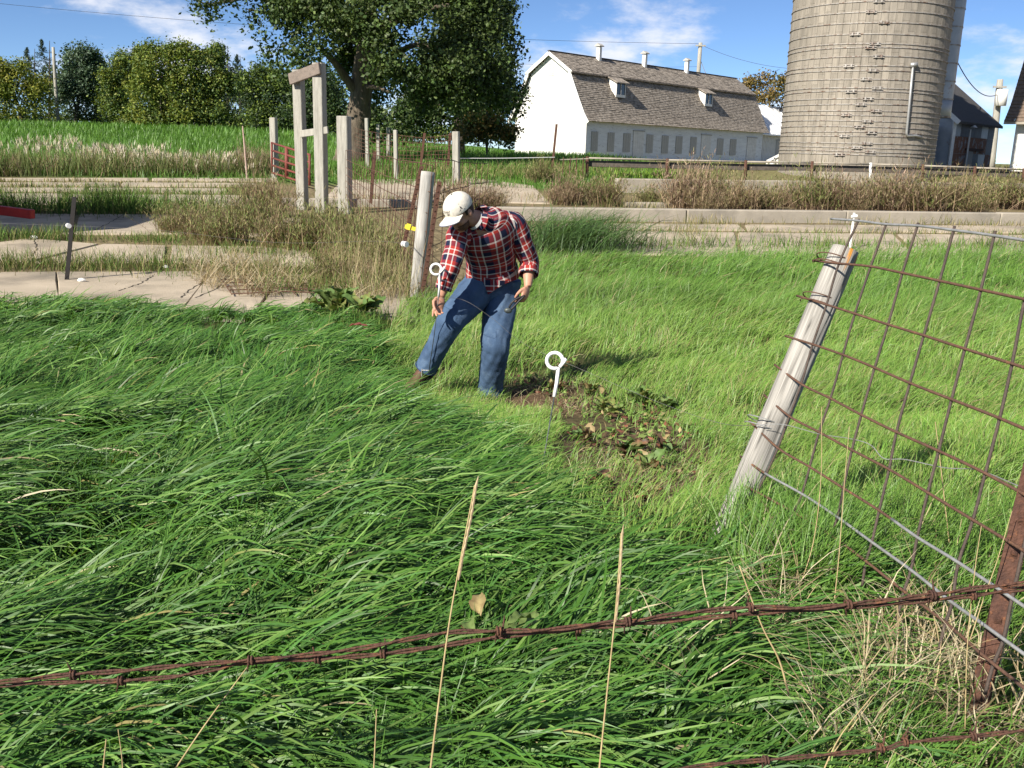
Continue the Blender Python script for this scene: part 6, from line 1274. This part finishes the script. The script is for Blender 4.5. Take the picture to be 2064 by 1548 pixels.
# ---- boots
M_boot = mat('brown_leather', (.115, .06, .035), (.07, .038, .024), 20, .6, .3, 60)
def boot(a, toe, ):
    t = ob('boot', None, man); d = unit(toe - a); d2 = unit(np.array([d[0], d[1], 0])); hh = a - [0, 0, .075]
    L_ = loft([(hh - d * .06 + [0, 0, .01], .030, .034), (hh - d * .035 + [0, 0, .015], .040, .05), (hh + d * .03 + [0, 0, .015], .043, .052), (hh + d * .10, .047, .040), (hh + d * .16 - [0, 0, .006], .048, .032), (hh + d * .20 - [0, 0, .01], .036, .024), (hh + d * .215 - [0, 0, .012], .012, .012)], np.cross(d, (0, 0, 1)), 5, 20); mb = MB(); addl(mb, L_); mb.build('upper', M_boot, None, True).parent = t
    L_ = loft([(a - [0, 0, .07], .052, .056), (a - [0, 0, .03], .05, .052), (a + [0, 0, .03], .05, .05)], np.cross(d, (0, 0, 1)), 3, 18); mb = MB(); addl(mb, L_); mb.build('ankle_collar', M_boot, None, True).parent = t
    s_ = np.cross(d, (0, 0, 1)); s_ = unit(s_); n_ = np.cross(s_, d); o_ = [hh + d * u_ + s_ * v_ - n_ * .048 for u_, v_ in ((-.075, -.02), (-.085, 0), (-.075, .02), (-.02, .038), (.08, .046), (.15, .05), (.20, .038), (.222, 0), (.20, -.038), (.15, -.05), (.08, -.046), (-.02, -.038))]
    mb = MB(); mb.prism(o_, n_ * .02); mb.build('sole', M_tpost, None).parent = t
    for k in range(4): c = hh + d * (.05 + .025 * k) + n_ * (.052 - .008 * k); mb = MB(); mb.tube([c - s_ * .02, c + s_ * .02], .003, 5); mb.build('lace', M_oldwood, None).parent = t
boot(ankL + [0, 0, .01], P(972, 812, 6.62)); boot(ankR + [0, 0, .035], P(826, 757, 6.50))
# ---- plaid shirt
M_plaid = bpy.data.materials.new('plaid_cotton'); M_plaid.use_nodes = True; _n = M_plaid.node_tree; _b = _n.nodes['Principled BSDF']; _b.inputs['Roughness'].default_value = .9; _b.inputs['Specular IOR Level'].default_value = .15
_u = N(_n, 'ShaderNodeUVMap'); _s = N(_n, 'ShaderNodeSeparateXYZ'); _n.links.new(_u.outputs[0], _s.inputs[0]); cols_ = []
for ch in (0, 1):
    dvd = N(_n, 'ShaderNodeMath', operation='DIVIDE'); dvd.inputs[1].default_value = .104; _n.links.new(_s.outputs[ch], dvd.inputs[0]); fr = N(_n, 'ShaderNodeMath', operation='FRACT'); _n.links.new(dvd.outputs[0], fr.inputs[0])
    rp = N(_n, 'ShaderNodeValToRGB'); _n.links.new(fr.outputs[0], rp.inputs[0]); cr_ = rp.color_ramp; cr_.interpolation = 'CONSTANT'
    RD, NV, WH = (.31, .032, .026, 1), (.013, .018, .045, 1), (.70, .66, .61, 1)
    st = [(0, RD), (.26, WH), (.34, NV), (.70, RD), (.91, WH), (.98, RD)]
    cr_.elements[0].position = 0; cr_.elements[0].color = st[0][1]; cr_.elements[1].position = st[1][0]; cr_.elements[1].color = st[1][1]
    for p_, c_ in st[2:]: e = cr_.elements.new(p_); e.color = c_
    cols_.append(rp.outputs[0])
mxp = N(_n, 'ShaderNodeMix', data_type='RGBA'); mxp.inputs[0].default_value = .48; _n.links.new(cols_[0], mxp.inputs[6]); _n.links.new(cols_[1], mxp.inputs[7]); _n.links.new(mxp.outputs[2], _b.inputs['Base Color'])
shirt = ob('shirt', None, man)
tail_c = P(995, 588, 6.84)
L_ = loft([(P(996, 562, 6.82), .196, .150), (P(995, 553, 6.815), .198, .152), (mid * .5 + pel * .5, .192, .146), (mid, .188, .14), (mid * .45 + che * .55, .198, .138), (che, .205, .132), (che * .4 + nek * .6 + [.01, .02, .01], .165, .108), (nek + [.004, .015, -.01], .088, .078), (nek * .8 + hp(-.03, 0, -.06) * .2, .070, .068)], LAT, 9, 64, .10, (13, 8), 7, cap=False, sq=2.25); mb = MB(); addl(mb, L_); addl(mb, loft([(shR * .9 + che * .1, .07, .07), (shR * .6 + che * .2 + nek * .2 + [0, .02, .01], .088, .088), (che * .45 + nek * .55 + [.01, .05, 0], .10, .10), (shL * .6 + che * .2 + nek * .2 + [0, .02, .01], .094, .094), (shL, .085, .085)], (0, -.5, -.8), 8, 40, .06, (13, 8), 9)); mb.build('shirt_body', M_plaid, None, True, uv=True).parent = shirt
for secs, sd_ in (([(shR * .72 + che * .28, .098, .092), (shR, .090, .088), (shR * .5 + elR * .5, .080, .078), (elR, .074, .072), (elR * .6 + wrR * .4, .066, .062), (elR * .27 + wrR * .73, .058, .055), (elR * .22 + wrR * .78, .056, .053)], 11), ([(shL * .72 + che * .28, .10, .096), (shL + [.0, 0, -.01], .096, .094), (shL * .5 + elL * .5, .086, .084), (elL, .074, .072), (elL * .62 + wrL * .38, .070, .066)], 12)):
    L_ = loft(secs, np.array([.3, .95, 0]), 8, 36, .13, (13, 10), sd_, cap=False, wr2=.02); mb = MB(); addl(mb, L_); mb.build('sleeve', M_plaid, None, True, uv=True).parent = shirt
c0 = elL * .66 + wrL * .34; c1 = elL * .45 + wrL * .55; L_ = loft([(c0, .076, .072), (c0 * .5 + c1 * .5, .079, .075), (c1, .074, .070)], np.array([.3, .95, 0]), 6, 30, .08, (14, 8), 4, cap=False); mb = MB(); addl(mb, L_); mb.build('rolled_cuff', M_plaid, None, True, uv=True).parent = shirt
# collar: two leaves standing round the neck
cn_ = nek + np.array([.0, .0, .012]); ux = unit(hp(-.03, 0, -.06) - nek); 
for a0, a1 in ((.25, 2.9), (3.2, 5.9)):
    a = np.linspace(a0, a1, 12); x_ = unit(LAT - ux * (LAT @ ux)); y_ = np.cross(ux, x_); V = []
    for t_ in a:
        r_ = .082; o_ = math.cos(t_) * x_ + math.sin(t_) * y_; V += [cn_ + o_ * r_ - ux * .035, cn_ + o_ * (r_ - .004) + ux * .012, cn_ + o_ * (r_ + .012) - ux * .030]
    V = np.array(V); Q_ = []
    for i in range(11): Q_ += [(i * 3, i * 3 + 3, i * 3 + 4, i * 3 + 1), (i * 3 + 1, i * 3 + 4, i * 3 + 5, i * 3 + 2)]
    mb = MB(); mb.add(V, Q_, U=np.stack([np.repeat(a * .08, 3), np.tile([0, .04, .08], 12)], -1)); mb.build('collar', M_plaid, None, True, uv=True).parent = shirt
# hanging front tail of the shirt
tp_ = [P(968, 556, 6.66), P(985, 562, 6.64), P(1010, 566, 6.66), P(1030, 566, 6.70), P(1004, 580, 6.66), P(984, 594, 6.645), P(979, 580, 6.645)]
V = np.array(tp_ + [p + np.array([.0, .02, .0]) for p in tp_]); mb = MB(); n7 = 7
mb.add(V, [(i, (i + 1) % n7, n7 + (i + 1) % n7, n7 + i) for i in range(n7)], [(0, 1, 6), (1, 4, 6), (1, 2, 4), (2, 3, 4), (4, 5, 6)], U=np.array([[(p - tp_[0]) @ RT, (p - tp_[0]) @ UP] for p in V])); mb.build('shirt_tail', M_plaid, None, uv=True).parent = shirt
M_tee = mat('white_tee', (.72, .71, .69), None, 20, .9)
L_ = loft([(nek + [-.012, -.02, -.012], .070, .068), (nek * .82 + hp(0, 0, -.07) * .18 + [-.01, -.02, 0], .066, .064)], LAT, 5, 24, cap=False); mb = MB(); addl(mb, L_); mb.build('undershirt', M_tee, None, True).parent = man
# ---- hair, beard
M_hair = mat('dark_brown_hair', (.05, .028, .018), (.025, .015, .010), 60, .6, .5, 200); M_beard = mat('stubble', (.16, .075, .045), (.07, .035, .022), 90, .7, .5, 200)
def shell(nm, c, r, keep, m_, parent, A=HA, nu=26, nv=40):
    V, Q_ = ell((0, 0, 0), r, np.eye(3), nu, nv); Q_ = [q for q in Q_ if keep(V[list(q)].mean(0))]; V = V * (1 + .03 * rng.random((len(V), 1))); mb = MB(); mb.add((V + c) @ A + HC, Q_); o = mb.build(nm, m_, None, True); o.parent = parent; return o
shell('hair', np.array([-.008, 0, .02]), (.103, .081, .108), lambda p: p[0] < .03 and p[2] < .06 and not (p[0] > -.02 and p[2] < -.035) and p[2] > -.085, M_hair, man)
shell('beard', np.array([.035, 0, -.058]), (.0605, .0585, .0625), lambda p: p[2] < .004 and p[0] > -.03 and not (p[0] > .045 and abs(p[1]) < .02 and p[2] > -.012), M_beard, man)
# ---- cap
M_cap = mat('cap_cloth', (.66, .62, .54), (.57, .53, .455), 30, .85, .2, 120); M_capdark = mat('cap_trim', (.03, .028, .03), None, 20, .8); M_capedge = mat('cap_brim_edge', (.25, .26, .33), None, 20, .8)
cap_ = ob('cap', None, man)
shell('cap_crown', np.array([-.004, 0, .045]), (.112, .092, .096), lambda p: p[2] > -.012, M_cap, cap_, nu=30)
V = []; nb, na = 7, 17
for i in range(nb):
    for j in range(na):
        a = (j / (na - 1) - .5) * 2 * 1.08; r0 = np.array([math.cos(a) * .108, math.sin(a) * .089]); ln = .085 * max(0, math.cos(a * .80)) ** .7 * i / (nb - 1)
        q = r0 + np.array([1, math.sin(a) * .12]) * ln; V.append(hp(q[0] - .004, q[1], .034 - .012 * (i / (nb - 1)) - 2.6 * q[1] ** 2))
V = np.array(V); V2 = V - hUP * .005; Q_ = [(i * na + j, i * na + j + 1, (i + 1) * na + j + 1, (i + 1) * na + j) for i in range(nb - 1) for j in range(na - 1)]
mb = MB(); mb.add(V, Q_); mb.add(V2, [q[::-1] for q in Q_]); mb.build('brim', M_cap, None, True).parent = cap_
mb = MB(); mb.tube(V[(nb - 1) * na:] - hUP * .0025, .0042, 6); mb.build('brim_edge', M_capedge, None, True).parent = cap_
V, Q_ = ell(hp(-.004, 0, .142), (.008, .008, .005), HA, 6, 10); mb = MB(); mb.add(V, Q_); mb.build('button', M_capdark, None, True).parent = cap_
def oncap(a, z, k=1.015): # angle from front (towards his left +), height above rim
    t = math.asin(min(.98, z / .096)); return hp(-.004 + .112 * math.cos(t) * math.cos(a) * k, .092 * math.cos(t) * math.sin(a) * k, .045 + z * k)
for nm, q in (('side_trim', [(.95, .0), (1.35, .0), (1.12, .052)]),): mb = MB(); p = [oncap(a, z, 1.02) for a, z in q]; mid_ = oncap(1.14, .018, 1.035); mb.add(p + [mid_], [], [(0, 1, 3), (1, 2, 3), (2, 0, 3)]); mb.build(nm, M_capdark, None).parent = cap_
mb = MB(); s_ = np.linspace(0, 1, 40); mb.tube([oncap(-.30 + .62 * t, .026 + .008 * math.sin(t * 28)) for t in s_], .0015, 4); mb.build('lettering', mat('cap_thread', (.18, .15, .12), None, 20, .9), None).parent = cap_
mb = MB(); mb.tube([oncap(-.02 + .24 * t, .010 + .006 * math.sin(t * 16)) for t in s_], .0018, 4); mb.build('emblem', MATS['cap_thread'], None).parent = cap_
for j in range(6):      # panel seams
    a = j * math.pi / 3 + .5; mb = MB(); mb.tube([oncap(a, z, 1.006) for z in np.linspace(.0, .093, 12)], .0012, 4); mb.build('seam', mat('cap_seam_%d' % j, (.62, .60, .55), None, 20, .9) if j == 0 else MATS['cap_seam_0'], None).parent = cap_
# ---- the post in his hand, and the pliers
dpt = 6.60
pigtail('white pigtail post gripped in the hand of the man', P(864, 752, 6.52), P(884, 599, 6.30), P(888, 556, 6.28), P(879, 543, 6.28), .036, P(897, 538, 6.25), 6.3)
pl = thing('fencing_pliers', P(1040, 606, 6.56), 'dark fencing pliers held in the lowered hand', 'pliers')
M_tool = mat('tool_black', (.02, .02, .022), None, 20, .5)
for s_ in (-1, 1):
    mb = MB(); mb.tube(crom([P(1058, 596, 6.55), P(1046 + 2 * s_, 603 + 2 * s_, 6.545), P(1036 + 3 * s_, 612 + 3 * s_, 6.54), P(1028 + 2 * s_, 622 + 2 * s_, 6.54)], 5), .0075, 8); mb.build('handle', M_tool, pl, smooth=True)
mb = MB(); V, Q_ = ell(P(1024, 626, 6.54), (.028, .014, .02), np.eye(3)); mb.add(V, Q_); mb.build('jaw', M_rod, pl, smooth=True)

# ================================================================== NEAR DRY STALKS (small details last)
M_straw = mat('straw_stalk', (.42, .33, .17), (.32, .24, .12), 30, .7, c3=(.25, .17, .09), s3=20, f3=(.6, .72)); M_seed = mat('seed_head', (.42, .33, .20), (.30, .22, .13), 60, .8)
def stalk(label, pts, d, r, head=None):
    t = thing('dry_stalk', PD(*pts[0], d), label, 'grass stalk', 'dry grass stalks by the fence')
    p = crom([PD(a, b, d) for a, b in pts], 8); mb = MB(); mb.tube(p, np.linspace(r, r * .55, len(p)), 6); mb.build('stem', M_straw, t, smooth=True)
    if head:
        q = crom([PD(a, b, d) for a, b in head], 8); n_ = len(q); mb = MB()
        for k in range(2, n_, 2):
            tg = unit(q[min(k + 1, n_ - 1)] - q[k - 1]); s_ = unit(np.cross(tg, (0, 1, 0))) * (1 if k % 2 else -1); c = q[k] + s_ * r * 1.1
            mb.tube([c - tg * .010, c, c + tg * .013 + s_ * .001], [r * .5, r * 1.25, r * .2], 5)
        mb.build('seed_head', M_seed, t)
stalk('tall tan seed stalk left of the other, rising past the barbed wire', [(862, 1600), (880, 1450), (905, 1260), (930, 1120), (957, 978)], 1.25, .0017, [(922, 1165), (930, 1120), (945, 1050), (957, 978)])
stalk('thinner golden seed stalk right of the tallest one', [(1203, 1600), (1220, 1430), (1238, 1260), (1245, 1180), (1252, 1075)], 1.3, .0015, [(1238, 1260), (1246, 1180), (1250, 1110), (1252, 1075)])
for (lb, pts, d, r) in (('bent straw slanting up towards the barbed wire at left', [(340, 1570), (400, 1480), (450, 1410), (498, 1345)], 1.5, .0022), ('short pair-like straw at the bottom left edge', [(205, 1580), (210, 1530), (214, 1490)], 1.4, .0022), ('thin upright straw right of the bottom left one', [(248, 1580), (246, 1530), (238, 1470)], 1.45, .0015), ('short straw between the left stalk and bottom edge', [(752, 1580), (756, 1500), (759, 1430)], 1.45, .002),
        ('golden straw through the wire panel, leftmost', [(1610, 1190), (1640, 1090), (1655, 960), (1656, 820)], 2.6, .0022), ('golden straw through the panel middle', [(1680, 1230), (1692, 1110), (1700, 1000), (1712, 860)], 2.5, .0022), ('long thin straw left of the steel post', [(1945, 1470), (1950, 1300), (1965, 1150), (1978, 1060)], 1.9, .0018),
        ('straw leaning right before the steel post', [(1955, 1290), (1985, 1200), (2010, 1130), (2040, 1030)], 2.0, .0018), ('brown woody stem lying below the barbed wire', [(1590, 1400), (1570, 1330), (1535, 1260), (1490, 1140)], 1.85, .0034), ('dark thin stem hanging behind the panel', [(1915, 1110), (1905, 1020), (1895, 930), (1885, 850)], 3.0, .003), ('straw crossing beneath the lower barbed wire', [(1640, 1600), (1690, 1490), (1760, 1400)], 1.6, .0022)):
    stalk(lb, pts, d, r * .7)
